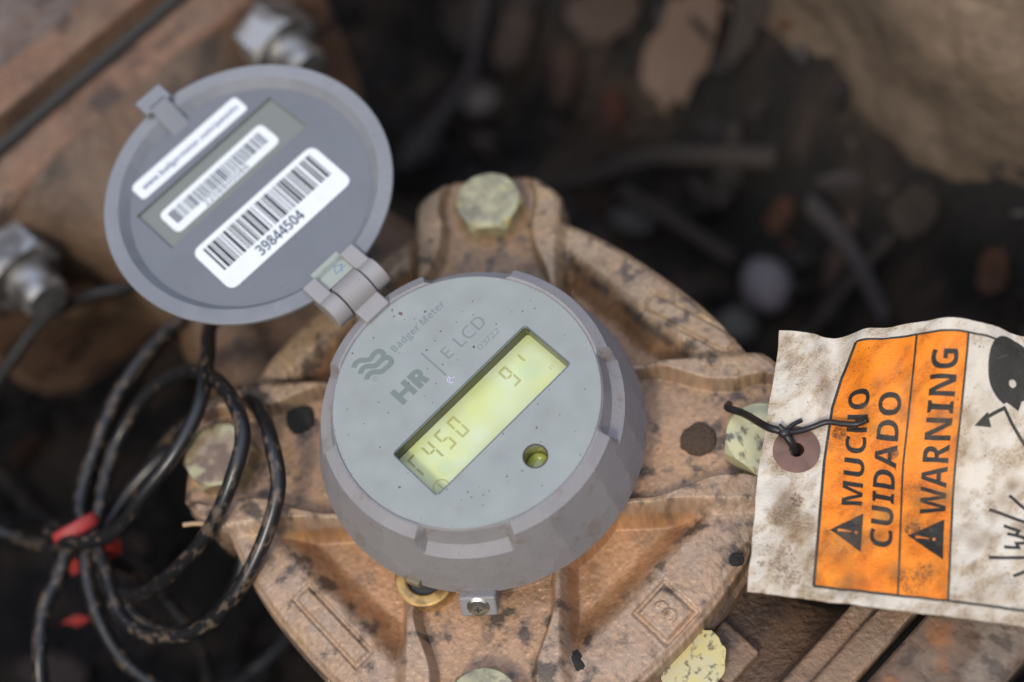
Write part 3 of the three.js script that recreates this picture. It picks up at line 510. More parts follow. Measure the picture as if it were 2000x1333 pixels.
  const bars = (g, x0, x1, y0, y1, pat, col) => { const tot = pat.reduce((a, b) => a + b, 0), k = (x1 - x0) / tot; let x = x0; g.fillStyle = col; pat.forEach((n, i) => { if (i % 2 === 0) g.fillRect(x, y0, n * k, y1 - y0); x += n * k; }); };
  const sticker = (name, x0, y0, x1, y1, r, y, draw, label, skew = 0) => {
    const k = 24000, t = canvasTex(Math.round((x1 - x0) * k), Math.round((y1 - y0) * k), (g, w, h) => { g.fillStyle = '#e2e4e4'; g.fillRect(0, 0, w, h); for (let i = 0; i < 260; i++) { const e = rnd(), x = rnd() < 0.5 ? rnd() * w : (rnd() < 0.5 ? rnd() * 20 : w - rnd() * 20), y = rnd() < 0.5 ? rnd() * h : (rnd() < 0.5 ? rnd() * 16 : h - rnd() * 16); blot(g, x, y, 1 + 3 * e * e, 'rgba(120,110,98,0.22)'); } for (let i = 0; i < 120; i++) { const q = 10 + rnd() * 60, a = rnd() * w, b = rnd() * h, gr = g.createRadialGradient(a, b, 0, a, b, q); gr.addColorStop(0, 'rgba(205,208,205,0.10)'); gr.addColorStop(1, 'rgba(205,208,205,0)'); g.fillStyle = gr; g.fillRect(0, 0, w, h); } g.save(); g.scale(k / 1000, k / 1000); draw(g, (x1 - x0) * 1000, (y1 - y0) * 1000); g.restore(); });
    const geo = flat(planarUV(ext(rrect(x0, y0, x1, y1, r), 0.00016, 0.00004, 1, 10), x0, y0, x1 - x0, y1 - y0)).rotateY(skew).translate(0, y, 0);
    return part(name, onLid(geo), new THREE.MeshPhysicalMaterial({ map: t, roughness: 0.38 }), lid, label);
  };
  const word = (g, s, x, y, w, h, font, col) => { g.save(); g.translate(x, y); g.font = font.replace('SZ', '100px'); g.scale(w / g.measureText(s).width, h / 72); g.fillStyle = col; g.fillText(s, 0, 0); g.restore(); };
  const R7 = (n, s) => { const q = []; for (let i = 0; i < n; i++) q.push(i % 2 ? 1 + (hash(i, 5, s) > 0.72 ? 1 : 0) + (i % 12 === 11 ? 1 : 0) : 1 + Math.floor(2.7 * Math.pow(hash(i, 9, s), 1.3))); return q; };
  sticker('website_sticker', -0.0265, 0.0264, 0.0220, 0.0341, 0.0017, FL, (g, w, h) => word(g, 'www.badgermeter.com/patents', 2.9, 4.9, 43.5, 2.2, 'bold SZ sans-serif', '#2a3158'), 'narrow white sticker with a web address');
  sticker('barcode_sticker', -0.0264, 0.0080, 0.0213, 0.0191, 0.0026, FL - 0.0012, (g, w, h) => { bars(g, 2.6, 44.6, 2.2, 7.9, R7(95, 77), '#39424a'); word(g, '2208800086', 13.4, 10.5, 20.3, 2.3, 'bold SZ monospace', '#5a6167'); }, 'small white sticker with grey barcode', 0.012);
  sticker('barcode_sticker', -0.0282, -0.0236, 0.0268, -0.0021, 0.0036, FL, (g, w, h) => { bars(g, 3.4, 51.8, 2.2, 13.9, R7(79, 31), '#23262b'); word(g, '39844504', 15.2, 19.4, 20.0, 4.3, 'bold SZ sans-serif', '#2b3d4d'); }, 'large white sticker with black barcode');
  // piece of tape by the hinge
  const tapeTex = canvasTex(256, 256, (g, w, h) => { g.fillStyle = '#999f94'; g.fillRect(0, 0, w, h); g.fillStyle = 'rgba(165,172,164,0.5)'; g.fillRect(20, 30, 190, 120); g.strokeStyle = 'rgba(95,115,145,0.8)'; g.lineWidth = 9; g.beginPath(); g.moveTo(120, 190); g.lineTo(150, 130); g.lineTo(205, 175); g.moveTo(120, 195); g.lineTo(215, 190); g.moveTo(160, 215); g.lineTo(200, 150); g.stroke(); g.lineWidth = 4; g.strokeStyle = 'rgba(110,130,150,0.5)'; g.beginPath(); g.arc(110, 60, 22, 3, 5.6); g.stroke(); });
  const tp = gridGeo(12, 24, (i, j) => { const x = mix(-0.0068, 0.0049, i / 12), d = mix(-0.0393, -0.0500, j / 24); const lift = sst(0.0405, 0.0455, -d), y = mix(FL, 0.0, lift) + 0.00028; return [x, y, -d, i / 12, 1 - j / 24]; });
  tp.index.array.reverse(); tp.computeVertexNormals();
  part('tape', onLid(tp), new THREE.MeshPhysicalMaterial({ map: tapeTex, roughness: 0.35, side: THREE.DoubleSide }), lid, 'greenish piece of tape with a blue pen mark');
}

// ================================================================ WARNING TAG
const tagAt = (() => {
  const B0 = [81.3, 59], e1 = [0.987, 0.158], e2 = [0.158, -0.987];
  const hgt = (s, t) => {                                             // creases of the worn card, in millimetres above the lowest edge
    const up = sst(35, 84, t);
    let h = 21 * up * Math.exp(-Math.pow((s - 54) / 22, 2)) - 1.5 * up * Math.exp(-Math.pow(s / 12, 2)) + 5 * up * sst(70, 90, s) + 1.0 * up;
    h += 2.2 * Math.exp(-Math.pow((s + 0.55 * t - 52) / 9, 2)) * sst(20, 70, t) + 1.4 * Math.sin(s / 17 + t / 31) + 2.0 * sst(0, 40, Math.abs(t - 35)) * sst(25, 0, s);
    h += 4.0 * Math.exp(-Math.pow((s - 34 + 0.28 * (t - 60)) / 7, 2)) * sst(35, 80, t) - 3.4 * Math.exp(-Math.pow((s - 22 + 0.1 * (t - 70)) / 6, 2)) * sst(50, 84, t);
    h += 2.2 * (fbm(s / 15, t / 15, 4, 0, 501) - 0.5) + 1.2 * Math.abs(fbm((s + t) / 16, (t - s) / 9, 3, 0, 503) - 0.5) * 2 + 1.8 * Math.exp(-Math.pow((s - 8) / 5, 2) - Math.pow((t - 62) / 9, 2));
    return h - 22;
  };
  return (s, t, lift = 0) => { const y = hgt(s, t) + lift; s += 2.6 * sst(30, 85, t) * sst(22, 0, s); return [(B0[0] + e1[0] * s + e2[0] * t) / 1000, y / 1000, (B0[1] + e1[1] * s + e2[1] * t) / 1000]; };
})();
{
  const S = 165, T = 84.6, K = 12;
  const cardTex = canvasTex(S * K, Math.round(T * K), (g, w, h) => {
    g.fillStyle = '#d3c9b9'; g.fillRect(0, 0, w, h);
    g.save(); g.translate(0, h); g.scale(K, -K);                      // millimetres: along, across
    const line = (p, lw, col = '#33352f') => { g.strokeStyle = col; g.lineWidth = lw; g.beginPath(); p.forEach((q, i) => g[i ? 'lineTo' : 'moveTo'](...q)); g.stroke(); };
    const left = [[18.8, 4.0], [19.0, 18.8], [19.2, 43], [20.4, 60], [22.6, 70.5], [26, 81]];
    const orange = () => { g.beginPath(); left.forEach((q, i) => g[i ? 'lineTo' : 'moveTo'](...q)); g.lineTo(57.6, 80.6); g.lineTo(57.2, 55); g.lineTo(56.8, 4.6); g.closePath(); };
    orange(); g.fillStyle = '#f28a1c'; g.fill();
    g.save(); orange(); g.clip();
    for (let i = 0; i < 420; i++) { const x = 18 + 42 * rnd(), y = 85 * rnd(), r = 1 + 5 * rnd(), q = g.createRadialGradient(x, y, 0, x, y, r); const c = rnd() > 0.45 ? '232,110,20' : '255,150,40'; q.addColorStop(0, `rgba(${c},0.16)`); q.addColorStop(1, `rgba(${c},0)`); g.fillStyle = q; g.fillRect(x - r, y - r, 2 * r, 2 * r); }
    g.restore();
    line(left, 0.85); line([[18.8, 4.0], [56.8, 4.6], [165, 4.2]], 0.8); line([[42.7, 4.4], [42.4, 45], [43.3, 80.8]], 0.6); line([[56.8, 4.5], [57.4, 55], [57.7, 80.7]], 0.65); line([[26, 81], [57.7, 80.7], [165, 80.4]], 0.65);
    const ink = '#262420';
    const word = (s, x, y0, y1, cap, bold = true) => { g.save(); g.translate(x, y0); g.rotate(Math.PI / 2); g.scale(1, -1); g.font = `${bold ? 'bold ' : ''}100px sans-serif`; g.scale((y1 - y0) / g.measureText(s).width, cap / 72); g.fillStyle = ink; g.fillText(s, 0, 0); g.restore(); };
    word('MUCHO', 31.1, 29.0, 66.8, 6.0); word('CUIDADO', 40.3, 17.6, 65.0, 6.5); word('WARNING', 55.2, 30.2, 76.4, 7.4);
    for (const [x, y, x1, ya, yb] of [[22.3, 21.7, 31.6, 27.8, 15.9], [44.7, 23.0, 55.0, 29.1, 16.7]]) { g.fillStyle = ink; g.beginPath(); g.moveTo(x, y); g.lineTo(x1, ya); g.lineTo(x1, yb); g.closePath(); g.fill(); const m = (ya + yb) / 2; g.fillStyle = '#e9822c'; g.beginPath(); g.moveTo(x + 2.2, m + 0.45); g.lineTo(x + 6.2, m + 0.15); g.lineTo(x + 6.2, m - 0.15); g.lineTo(x + 2.2, m - 0.45); g.fill(); g.beginPath(); g.arc(x + 7.6, m, 0.45, 0, 7); g.fill(); }
    // picture panel: head bending over, arrow, burst
    g.fillStyle = '#3a3833'; g.beginPath(); g.moveTo(64.2, 71.8); g.bezierCurveTo(63.6, 80, 67, 87, 77, 80); g.lineTo(100, 76); g.lineTo(98, 66); g.lineTo(77, 66.5); g.lineTo(75.0, 65.5); g.lineTo(74.2, 62.6); g.lineTo(70.5, 64.2); g.lineTo(69.8, 63.6); g.bezierCurveTo(66.5, 65, 64.5, 68.2, 64.2, 71.8); g.fill();
    g.fillStyle = '#c9bfae'; g.beginPath(); g.arc(71.9, 69.8, 1.1, 0, 7); g.fill();
    line([[64.2, 58.4], [70.0, 62.6], [76.5, 53.5], [84, 46]], 1.0, '#3a3833'); g.fillStyle = '#3a3833'; g.beginPath(); g.moveTo(61.7, 56.4); g.lineTo(65.2, 60.6); g.lineTo(66.6, 56.6); g.fill();
    for (const p of [[[67.6, 33.6], [80, 30.2]], [[67.8, 19.2], [80, 20.4]], [[73.0, 38.3], [80, 33]], [[71.8, 29.2], [76, 28], [75.2, 26.6], [78.5, 25.5]], [[72, 22.8], [76, 22.9], [75.4, 24.2], [79, 24.6]], [[74.8, 14.6], [82, 18]], [[72.8, 26.9], [78, 26]]]) line(p, 0.95, '#2b2a27');
    // dirt and wear
    for (let i = 0; i < 1500; i++) { const x = S * rnd(), y = T * rnd(), r = 0.5 + 6 * rnd() * rnd(); if (fbm(x / 12, y / 12, 3, 0, 83) < 0.45 + 0.1 * rnd()) continue; const q = g.createRadialGradient(x, y, 0, x, y, r); const c = ['112,84,54', '150,120,85', '90,70,50'][i % 3], a = 0.16 + 0.18 * rnd(); q.addColorStop(0, `rgba(${c},${a})`); q.addColorStop(1, `rgba(${c},0)`); g.fillStyle = q; g.fillRect(x - r, y - r, 2 * r, 2 * r); }
    for (let i = 0; i < 2600; i++) { const e = hash(i, 3, 9); const x = S * rnd(), y = T * rnd(); if (vnoise(x / 7, y / 7, 0, 77) < 0.52 && e > 0.15) continue; blot(g, x, y, 0.06 + 0.28 * rnd() * rnd(), `rgba(${e > 0.5 ? '95,72,48' : '60,48,38'},${0.25 + 0.3 * rnd()})`); }
    g.lineWidth = 0.10; for (let i = 0; i < 160; i++) { const x = S * rnd(), y = T * rnd(), a = 0.6 + 0.8 * rnd(), l = 1 + 5 * rnd(); g.strokeStyle = `rgba(${rnd() > 0.5 ? '235,230,222' : '110,85,60'},0.35)`; g.beginPath(); g.moveTo(x, y); g.lineTo(x + l * Math.cos(a), y + l * Math.sin(a)); g.stroke(); }
    for (const [x, y, r] of [[46, 9, 4], [50, 12, 3], [46, 25, 2.2], [23, 52, 2], [39, 47.5, 1.8], [8, 10, 6], [12, 30, 2], [11, 6, 4]]) for (let i = 0; i < 90; i++) { const a = rnd() * 6.28, q = r * Math.sqrt(rnd()); blot(g, x + q * Math.cos(a), y + q * Math.sin(a), 0.1 + 0.4 * rnd(), 'rgba(92,66,48,0.28)'); }
    g.restore(); g.save();
    const im = g.getImageData(0, 0, w, h), D = im.data;                // soaked-in brown stains
    for (let y = 0; y < h; y++) for (let x = 0; x < w; x++) {
      const X = x / K, Y = y / K, a = fbm(X / 13, Y / 13, 5, 0, 701), b = fbm(X / 3.2 + 0.5 * Y / 3.2, Y / 5, 4, 0, 703), c = vnoise(X / 0.35, Y / 0.35, 0, 707);
      const s1 = X, t1 = T - Y, edge = Math.max(sst(9, 0, Math.min(s1, t1, T - t1)), 0.8 * sst(20, 16, s1), 0.6 * sst(56, 60, s1)), onOrange = s1 > 20 && s1 < 57 && t1 > 4.5 && t1 < 80.5;
      const k = Math.min(1, (0.55 * sst(0.36, 0.76, a * 0.75 + b * 0.3) + 0.75 * sst(0.40, 0.74, b) * (0.4 + c)) * (onOrange ? 0.50 : 0.34 + 0.46 * edge)) * (0.75 + 0.5 * c), m = 4 * (y * w + x);
      D[m] *= 1 - 0.24 * k; D[m + 1] *= 1 - 0.31 * k; D[m + 2] *= 1 - 0.40 * k;
    }
    g.putImageData(im, 0, 0);
    g.restore();
  });
  const hs = 10.5, ht = 45.7, hr = 2.5, NS = 165, NTt = 85;
  const surf = (lift, flip) => {
    const P = [], U = [], I = [];
    for (let j = 0; j <= NTt; j++) for (let i = 0; i <= NS; i++) {
      let a = i / NS * S, b = j / NTt * T; const dx = a - hs, dy = b - ht, q = Math.hypot(dx, dy);
      if (q < hr + 0.9 && q > 0.01) { const f = q < hr ? hr / q : 1; if (q > hr - 1.2) { a = hs + dx * hr / q * (q < hr + 0.35 ? 1 : q / hr); b = ht + dy * hr / q * (q < hr + 0.35 ? 1 : q / hr); } }
      const ed = 0.5 * (vnoise(i / 6, j / 6, 0, 61) - 0.5); if (i === 0) a += ed; if (j === 0) b += ed * 0.6; if (j === NTt) b += ed;
      P.push(...tagAt(a, b, lift)); U.push(a / S, b / T);
    }
    for (let j = 0; j < NTt; j++) for (let i = 0; i < NS; i++) {
      const cs = (i + 0.5) / NS * S - hs, ct = (j + 0.5) / NTt * T - ht; if (Math.hypot(cs, ct) < hr - 0.35) continue;
      const a = j * (NS + 1) + i, b = a + 1, c = a + NS + 1, d = c + 1; flip ? I.push(a, c, b, b, c, d) : I.push(a, b, c, b, d, c);
    }
    const g = new THREE.BufferGeometry(); g.setAttribute('position', new THREE.Float32BufferAttribute(P, 3)); g.setAttribute('uv', new THREE.Float32BufferAttribute(U, 2)); g.setIndex(I); g.computeVertexNormals(); return g;
  };
  const edgeStrip = (n, fn) => gridGeo(n, 1, (i, j) => { const [a, b, u, v] = fn(i); return [...tagAt(a, b, j ? -0.35 : 0), a / S, b / T]; });
  const card = mergeGeometries([surf(0, false), surf(-0.35, true)]);
  const o = thing('warning_tag', 'dirty white and orange bilingual warning tag lying across the right bolt', 'tag', [0.15, -0.03, 0.02]);
  part('card', card, new THREE.MeshPhysicalMaterial({ map: cardTex, roughness: 0.55, specularIntensity: 0.7, side: THREE.DoubleSide, bumpMap: tileOf(castBump, 1 / 4), bumpScale: 0.0002 }), o);
  const ring = gridGeo(64, 3, (i, j) => { const a = i / 64 * 2 * Math.PI, [r, l] = [[2.35, -0.3], [2.4, 0.42], [7.2, 0.42], [7.35, 0.02]][j]; return [...tagAt(hs + r * Math.cos(a), ht + r * Math.sin(a), l), 0.001 * r * Math.cos(a), 0.001 * r * Math.sin(a)]; });
  part('eyelet', ring, new THREE.MeshPhysicalMaterial({ map: tileOf(makeTex(128, 128, (u, v) => mix3([0.21, 0.105, 0.075], [0.12, 0.07, 0.055], fbm(u * 6, v * 6, 4, 6, 511))), 0.02), roughness: 0.6, side: THREE.DoubleSide }), o);
}
{ // black tie through the tag's eyelet
  const q = (s, t, l) => tagAt(s, t, l).map((v) => v * 1000);
  const a = curveOf([[80, -38, -8], [79.5, -33.5, -5], [84, -30, -1.5], q(1.5, 51, 2.2), q(5.5, 50, 2.4), q(8.2, 47.6, 1.6), q(9.8, 46.3, -0.8), q(10.6, 45.6, -5)]);
  const b = curveOf([q(4, 51.5, 3.6), q(6.5, 50, 3.0), q(10, 50.6, 2.4), q(14, 52.2, 2.6), q(19, 54, 3.0), q(24, 54.2, 2.4), q(28, 54.6, 2.2), q(31, 55.6, 2.8)]);
  const c = curveOf([q(6, 49.5, 2.6), q(8, 52.2, 2.0), q(11, 54.5, 1.4)]);
  const g = mergeGeometries([new THREE.TubeGeometry(a, 90, 0.00125, 10), new THREE.TubeGeometry(b, 90, 0.00092, 10), new THREE.TubeGeometry(c, 30, 0.0007, 8), new THREE.SphereGeometry(0.0018, 16, 12).scale(1.2, 0.9, 1).translate(...tagAt(6.2, 49.8, 2.6))]);
  single('wire_tie', g, M.wire, 'thin black wire tie knotted through the eyelet of the tag', 'wire tie');
}

// ================================================================ CABLE COIL
{
  const o = thing('coiled_cable', 'coil of black muddy cable tied with red tape at left', 'cable', [-0.13, -0.15, 0.01]);
  const L = {
    A: [[-95, -59, -69], [-102, -47, -56], [-98, -35, -36], [-97, -30, -16], [-104, -32, -1], [-118, -40, 12], [-131, -51, 20], [-149, -60, 21], [-165, -68, 14]],
    B: [[-148, -78, 22], [-143, -75, 33], [-129, -68, 38], [-109, -51, 36], [-92, -36, 27], [-81, -25, 12], [-78, -22, -1], [-84, -25, -15], [-97, -35, -29], [-114, -49, -37], [-130, -59, -33], [-142, -68, -22], [-147, -71, -8], [-148, -71, 8], [-151, -73, 21]],
    C: [[-148, -70, 18], [-142, -71, 29], [-134, -68, 45], [-118, -62, 55], [-98, -53, 55], [-82, -41, 46], [-71, -32, 31], [-66, -26, 16], [-69, -25, 2], [-77, -32, -14], [-92, -47, -24], [-112, -65, -27], [-132, -82, -21], [-144, -91, -9], [-150, -87, 8]],
    D: [[-116, -83, -83], [-129, -76, -69], [-141, -73, -47], [-152, -76, -26], [-157, -79, -7], [-154, -72, 13]],
    E: [[-134, -75, -93], [-156, -83, -92], [-174, -86, -91], [-193, -92, -85], [-209, -101, -72], [-226, -112, -56]],
    F: [[-158, -73, 16], [-161, -73, 28], [-165, -73, 42], [-165, -75, 57], [-165, -82, 71]],
    G: [[-153, -74, 16], [-152, -77, 29], [-147, -80, 43], [-139, -84, 56], [-124, -86, 68]],
    H: [[-155, -85, 17], [-149, -98, 19], [-140, -114, 25], [-132, -125, 35], [-128, -137, 46], [-128, -149, 59]],
    I: [[-209, -97, 0], [-191, -97, 6], [-167, -83, 16], [-154, -75, 20]],
    J: [[-242, -145, -51], [-220, -136, -30], [-194, -117, -9], [-166, -85, 9]],
    M: [[-110, -70, -78], [-128, -66, -62], [-143, -66, -40], [-151, -69, -20], [-156, -72, 0], [-152, -70, 16]],
    N: [[-150, -80, 20], [-143, -84, 34], [-128, -84, 46], [-108, -78, 48], [-92, -66, 38], [-86, -56, 20], [-92, -56, 0], [-106, -62, -14], [-124, -72, -16], [-140, -78, -4], [-150, -78, 12]],
    K: [[-95, -177, 14], [-109, -173, 33], [-120, -171, 44], [-131, -167, 52]],
  };
  for (const k of Object.keys(L)) {
    const c = curveOf(L[k]), len = c.getLength(), g = new THREE.TubeGeometry(c, Math.round(len * 1400), 0.00265, 18, false);
    const t = g.attributes.uv, p = g.attributes.position, n = g.attributes.normal, off = rnd() * 3; for (let i = 0; i < t.count; i++) {
      t.setXY(i, t.getX(i) * len / 0.5 + off, t.getY(i));
      const b = 0.00035 * (fbm(t.getX(i) * 160, t.getY(i) * 6, 3, 0, 521) - 0.5); p.setXYZ(i, p.getX(i) + b * n.getX(i), p.getY(i) + b * n.getY(i), p.getZ(i) + b * n.getZ(i));
    }
    part('cable_loop', g, M.cable, o);
  }
  const wrap = merged(new THREE.TorusGeometry(0.0060, 0.0013, 14, 40).scale(1.2, 0.7, 2.0).rotateX(0.5).rotateY(0.5).translate(-0.1525, -0.064, 0.0145));
  const tape = part('red_tape', wrap, M.red, o);
  const strip = (pts, w) => { const c = curveOf(pts); return gridGeo(24, 1, (i, j) => { const q = c.getPoint(i / 24); return [q.x + (j - 0.5) * w, q.y + (j - 0.5) * w * 0.3, q.z - (j - 0.5) * w * 0.4]; }); };
  const m2 = M.red.clone(); m2.side = THREE.DoubleSide;
  for (const [p, w] of [[[[-148, -72, 14], [-145, -79, 16], [-146, -85, 19]], 0.006], [[[-164, -86, 18], [-163, -92, 22]], 0.005], [[[-171, -119, 34], [-176, -117, 33], [-181, -119, 34]], 0.006]]) part('tape_end', boxUV(strip(p, w)), m2, tape);
}

// ================================================================ LITTER ON THE GROUND, far out of focus
const leafMat = (r, g, b) => new THREE.MeshStandardMaterial({ color: new THREE.Color(0.36 * r + 0.010, 0.36 * g + 0.009, 0.36 * b + 0.009), roughness: 0.8, side: THREE.DoubleSide, bumpMap: tileOf(castBump, 0.03), bumpScale: 0.0005 });
function leaf(x, z, len, wid, turn, curl, mat, label, lift = 0.010, cat = 'leaf', group) {
  len *= 0.72; wid *= 0.72; curl *= 0.7;
  const c = Math.cos(turn), s = Math.sin(turn);
  const g = gridGeo(24, 12, (i, j) => { const u = i / 24, v = j / 12 - 0.5, w = wid * Math.pow(Math.sin(Math.PI * Math.min(1, u * 0.94 + 0.03)), 0.7) * (1 + 0.15 * Math.sin(u * 23)), a = (u - 0.5) * len, b = v * w; return [a * c - b * s + x, groundY(a * c - b * s + x, a * s + b * c + z) + lift + curl * (4 * (u - 0.5) ** 2) + 0.35 * curl * Math.abs(v) * 2 + 0.003 * fbm(u * 6, v * 6, 3, 0, Math.round(x * 900)), a * s + b * c + z, a, b]; });
  const top = g, bot = g.clone().translate(0, -0.0005, 0); single('fallen_leaf', mergeGeometries([top, bot]), mat, label, cat, group);
}
leaf(0.070, -0.248, 0.056, 0.034, 0.3, 0.010, leafMat(0.357, 0.230, 0.162), 'pale tan curled leaf, largest light patch at top centre');
leaf(0.033, -0.281, 0.062, 0.018, 0.55, 0.008, leafMat(0.149, 0.091, 0.063), 'long brown leaf above the pale tan leaf at top centre');
leaf(0.008, -0.278, 0.026, 0.022, 1.4, 0.008, leafMat(0.143, 0.072, 0.050), 'reddish brown leaf left of the pale tan leaf');
leaf(0.034, -0.254, 0.022, 0.014, 0.9, 0.005, leafMat(0.143, 0.030, 0.008), 'rust orange leaf scrap below the pale tan leaf');
leaf(0.113, -0.179, 0.018, 0.013, 0.2, 0.004, leafMat(0.154, 0.050, 0.014), 'small orange leaf scrap above the white pebble');
leaf(0.198, -0.119, 0.020, 0.013, 1.0, 0.004, leafMat(0.198, 0.083, 0.033), 'orange brown leaf scrap at the right above the tag');
leaf(-0.078, -0.272, 0.050, 0.026, -1.0, 0.008, leafMat(0.088, 0.072, 0.072), 'grey leaf beside the rim of the open lid');
leaf(-0.050, -0.330, 0.040, 0.022, 0.7, 0.008, leafMat(0.094, 0.066, 0.055), 'dark brown leaf at the top edge right of the lid');
leaf(0.042, -0.212, 0.046, 0.018, 0.25, 0.006, leafMat(0.105, 0.099, 0.096), 'grey leaf lying right of the top cover bolt');
leaf(0.139, -0.155, 0.028, 0.013, -0.9, 0.006, leafMat(0.121, 0.072, 0.055), 'brown leaf between the white pebble and the tag');
leaf(-0.255, 0.020, 0.055, 0.030, 0.2, 0.008, leafMat(0.132, 0.083, 0.066), 'pinkish brown leaf below the cable at the bottom left');
leaf(-0.205, 0.045, 0.045, 0.028, 0.8, 0.008, leafMat(0.094, 0.061, 0.039), 'dull brown leaf under the coil near the bottom edge');
leaf(0.104, -0.236, 0.035, 0.020, -0.4, 0.008, leafMat(0.072, 0.050, 0.036), 'dark leaf to the right of the pale tan leaf');
leaf(-0.018, -0.306, 0.04, 0.024, 0.1, 0.008, leafMat(0.110, 0.069, 0.055), 'brown leaf at the top edge right of centre');
leaf(0.168, -0.150, 0.030, 0.016, 0.6, 0.006, leafMat(0.066, 0.044, 0.030), 'dark brown leaf at the foot of the wall');
leaf(0.090, -0.205, 0.030, 0.018, 2.0, 0.006, leafMat(0.061, 0.047, 0.039), 'dim brown leaf above the slanting twig');
function stone(x, z, rx, ry, rz, mat, label, sd) {
  const g = mergeVertices(new THREE.IcosahedronGeometry(1, 4).deleteAttribute('uv').deleteAttribute('normal')), p = g.attributes.position;
  for (let i = 0; i < p.count; i++) { const a = p.getX(i), b = p.getY(i), c = p.getZ(i), k = 0.82 + 0.36 * fbm(a * 1.4 + sd, b * 1.4 + c * 1.1, 3, 0, sd); p.setXYZ(i, a * k * rx + x, b * k * ry + groundY(x, z) + 0.006 + ry * 0.4, c * k * rz + z); }
  g.computeVertexNormals(); single('pebble', boxUV(g), mat, label, 'pebble');
}
const pale = new THREE.MeshStandardMaterial({ color: new THREE.Color(0.15, 0.13, 0.14), roughness: 0.8 });
stone(0.106, -0.162, 0.0125, 0.011, 0.0155, pale, 'pale whitish pebble in the dark soil left above the tag', 3);
stone(0.090, -0.150, 0.010, 0.006, 0.010, new THREE.MeshStandardMaterial({ color: new THREE.Color(0.075, 0.07, 0.062), roughness: 0.9 }), 'grey pebble just below the pale whitish pebble', 8);
stone(-0.045, -0.300, 0.012, 0.008, 0.012, new THREE.MeshStandardMaterial({ color: new THREE.Color(0.09, 0.08, 0.07), roughness: 0.9 }), 'greyish pebble right of the lid near the top', 12);
function twig(pts, r, mat, label, group) { const c = curveOf(pts), g = new THREE.TubeGeometry(c, 60, r > 0.002 ? r * 0.7 : r, 9), p = g.attributes.position; for (let i = 0; i < p.count; i++) p.setY(i, p.getY(i) + (pts[0][1] < -200 ? groundY(p.getX(i), p.getZ(i)) + 0.283 : 0) + 0.001 * (fbm(p.getX(i) * 200, p.getZ(i) * 200, 2, 0, 531) - 0.5)); single('twig', g, mat, label, 'twig', group); }
const bark = new THREE.MeshStandardMaterial({ color: new THREE.Color(0.028, 0.021, 0.017), roughness: 0.9 }), barkGrey = new THREE.MeshStandardMaterial({ color: new THREE.Color(0.034, 0.028, 0.028), roughness: 0.9 });
twig([[-8, -272, -240], [20, -268, -238], [48, -266, -230], [80, -268, -214], [112, -270, -196]], 0.0042, bark, 'straight grey brown twig lying across behind the top bolt');
twig([[-31, -268, -330], [-46, -262, -310], [-62, -260, -290], [-80, -268, -262]], 0.0062, barkGrey, 'long slanting stick from the top edge down to the lid');
twig([[34, -268, -226], [60, -264, -202], [90, -268, -176]], 0.0038, bark, 'brown twig slanting down towards the pale pebble');
twig([[126, -270, -176], [142, -266, -154], [158, -270, -126]], 0.0040, barkGrey, 'greyish twig slanting down to the right above the tag');
twig([[120, -270, -134], [140, -266, -142], [160, -270, -148]], 0.0030, bark, 'thin twig slanting up to the right above the tag');
twig([[60, -272, -150], [75, -268, -136], [92, -272, -118]], 0.0030, bark, 'short dim twig below the pale pebble beside the cover');
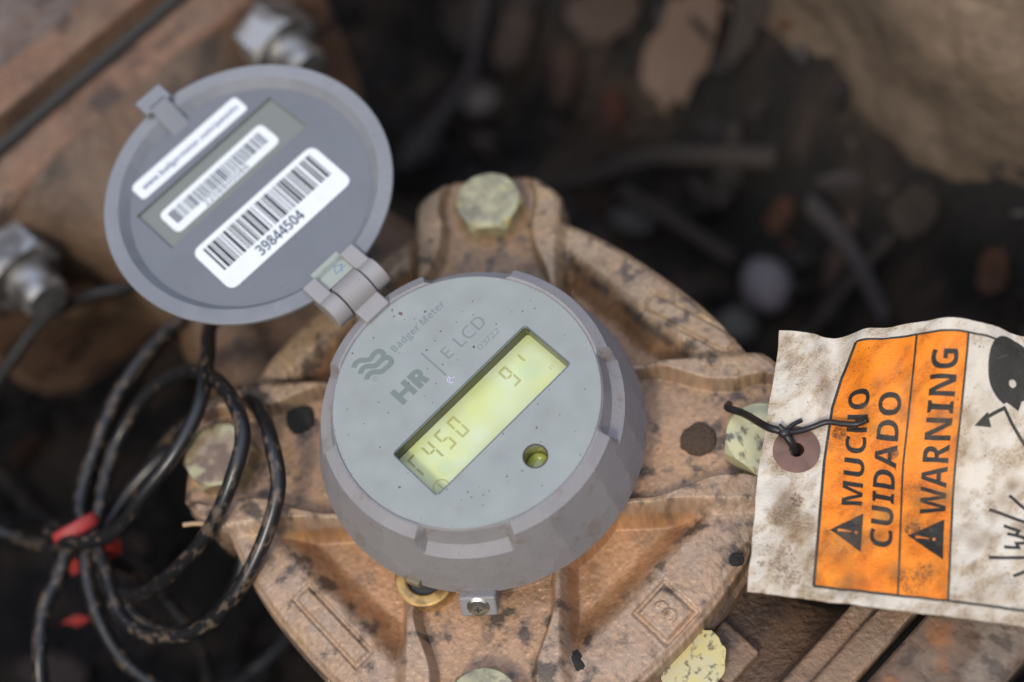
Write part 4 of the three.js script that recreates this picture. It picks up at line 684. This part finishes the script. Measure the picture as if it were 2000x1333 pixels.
{ // crumbs and chips of the soil
  const g = new THREE.IcosahedronGeometry(1, 1), p = g.attributes.position;
  for (let i = 0; i < p.count; i++) { const k = 0.7 + 0.6 * fbm(p.getX(i) * 1.7 + 4, p.getY(i) * 1.7 + p.getZ(i), 2, 0, 801); p.setXYZ(i, p.getX(i) * k, p.getY(i) * k * 0.6, p.getZ(i) * k); }
  g.computeVertexNormals();
  const N = 5200, im = new THREE.InstancedMesh(g, new THREE.MeshStandardMaterial({ roughness: 0.95 }), N), o = new THREE.Object3D(), c = new THREE.Color();
  for (let i = 0; i < N; i++) {
    const x = (rnd() - 0.5) * 0.9, z = (rnd() - 0.5) * 0.9, r = 0.0015 + 0.0075 * Math.pow(rnd(), 3);
    o.position.set(x, groundY(x, z) + 0.001, z); o.rotation.set(rnd() * 6, rnd() * 6, rnd() * 6); o.scale.set(r * (0.7 + rnd()), r * (0.5 + 0.6 * rnd()), r * (0.7 + 1.3 * rnd())); o.updateMatrix(); im.setMatrixAt(i, o.matrix);
    const t = rnd(), b = 0.008 + 0.05 * Math.pow(rnd(), 3.2); im.setColorAt(i, t > 0.94 ? c.setRGB(b * 2.2, b * 0.9, b * 0.5) : c.setRGB(b, b * (0.66 + 0.2 * t), b * (0.5 + 0.4 * t)));
  }
  im.name = 'soil_crumbs'; shade(im); tag(im, 'dark brown soil crumbs and bark chips covering the pit floor', 'soil', null, 'stuff'); scene.add(im);
}
// bits lying on the meter itself
const straw = new THREE.MeshStandardMaterial({ color: new THREE.Color(0.42, 0.27, 0.15), roughness: 0.7 });
twig([[-101, -35.5, 24.6], [-98, -36, 24.2], [-94, -36.4, 24.2]], 0.0008, straw, 'tiny pale straw bit stuck to the front cable loop');
twig([[-54, -53, 80], [-52.5, -50, 76], [-50, -46, 69], [-48.5, -43.5, 65]], 0.0004, straw, 'thin dry needle at the bottom edge against the cover');
function clod(x, y, z, r, fl, mat, label, sd) {
  const g = mergeVertices(new THREE.IcosahedronGeometry(1, 4).deleteAttribute('uv').deleteAttribute('normal')), p = g.attributes.position;
  for (let i = 0; i < p.count; i++) { const a = p.getX(i), b = p.getY(i), c = p.getZ(i), k = 0.55 + 0.8 * fbm(a * 1.7 + sd, b * 1.8 + c * 1.5, 4, 0, sd); p.setXYZ(i, a * k * r + x, b * k * r * fl + y, c * k * r * 0.9 + z); }
  g.computeVertexNormals(); single('soil_clod', boxUV(g), mat, label, 'dirt clod');
}
const blackSoil = new THREE.MeshStandardMaterial({ color: new THREE.Color(0.022, 0.02, 0.018), roughness: 0.95 }), brownSoil = new THREE.MeshStandardMaterial({ color: new THREE.Color(0.085, 0.055, 0.036), roughness: 0.95, bumpMap: tileOf(castBump, 0.02), bumpScale: 0.001 });
clod(0.0285, -0.0415, 0.0735, 0.0040, 0.7, blackSoil, 'black soil clod in the lower sector of the cover', 21);
clod(0.0700, -0.0420, 0.0020, 0.0060, 0.30, brownSoil, 'dark brown clod beside the right cover bolt', 23);
clod(0.0790, -0.0395, 0.0435, 0.0024, 0.5, blackSoil, 'small black crumb on the cover rim near the tag', 25);
clod(-0.0655, -0.0425, -0.0130, 0.0055, 0.4, blackSoil, 'flat black lump under the cable by the left bolt', 27);  // flat near-black lump on the left arm of the cover

renderer.render(scene, camera);
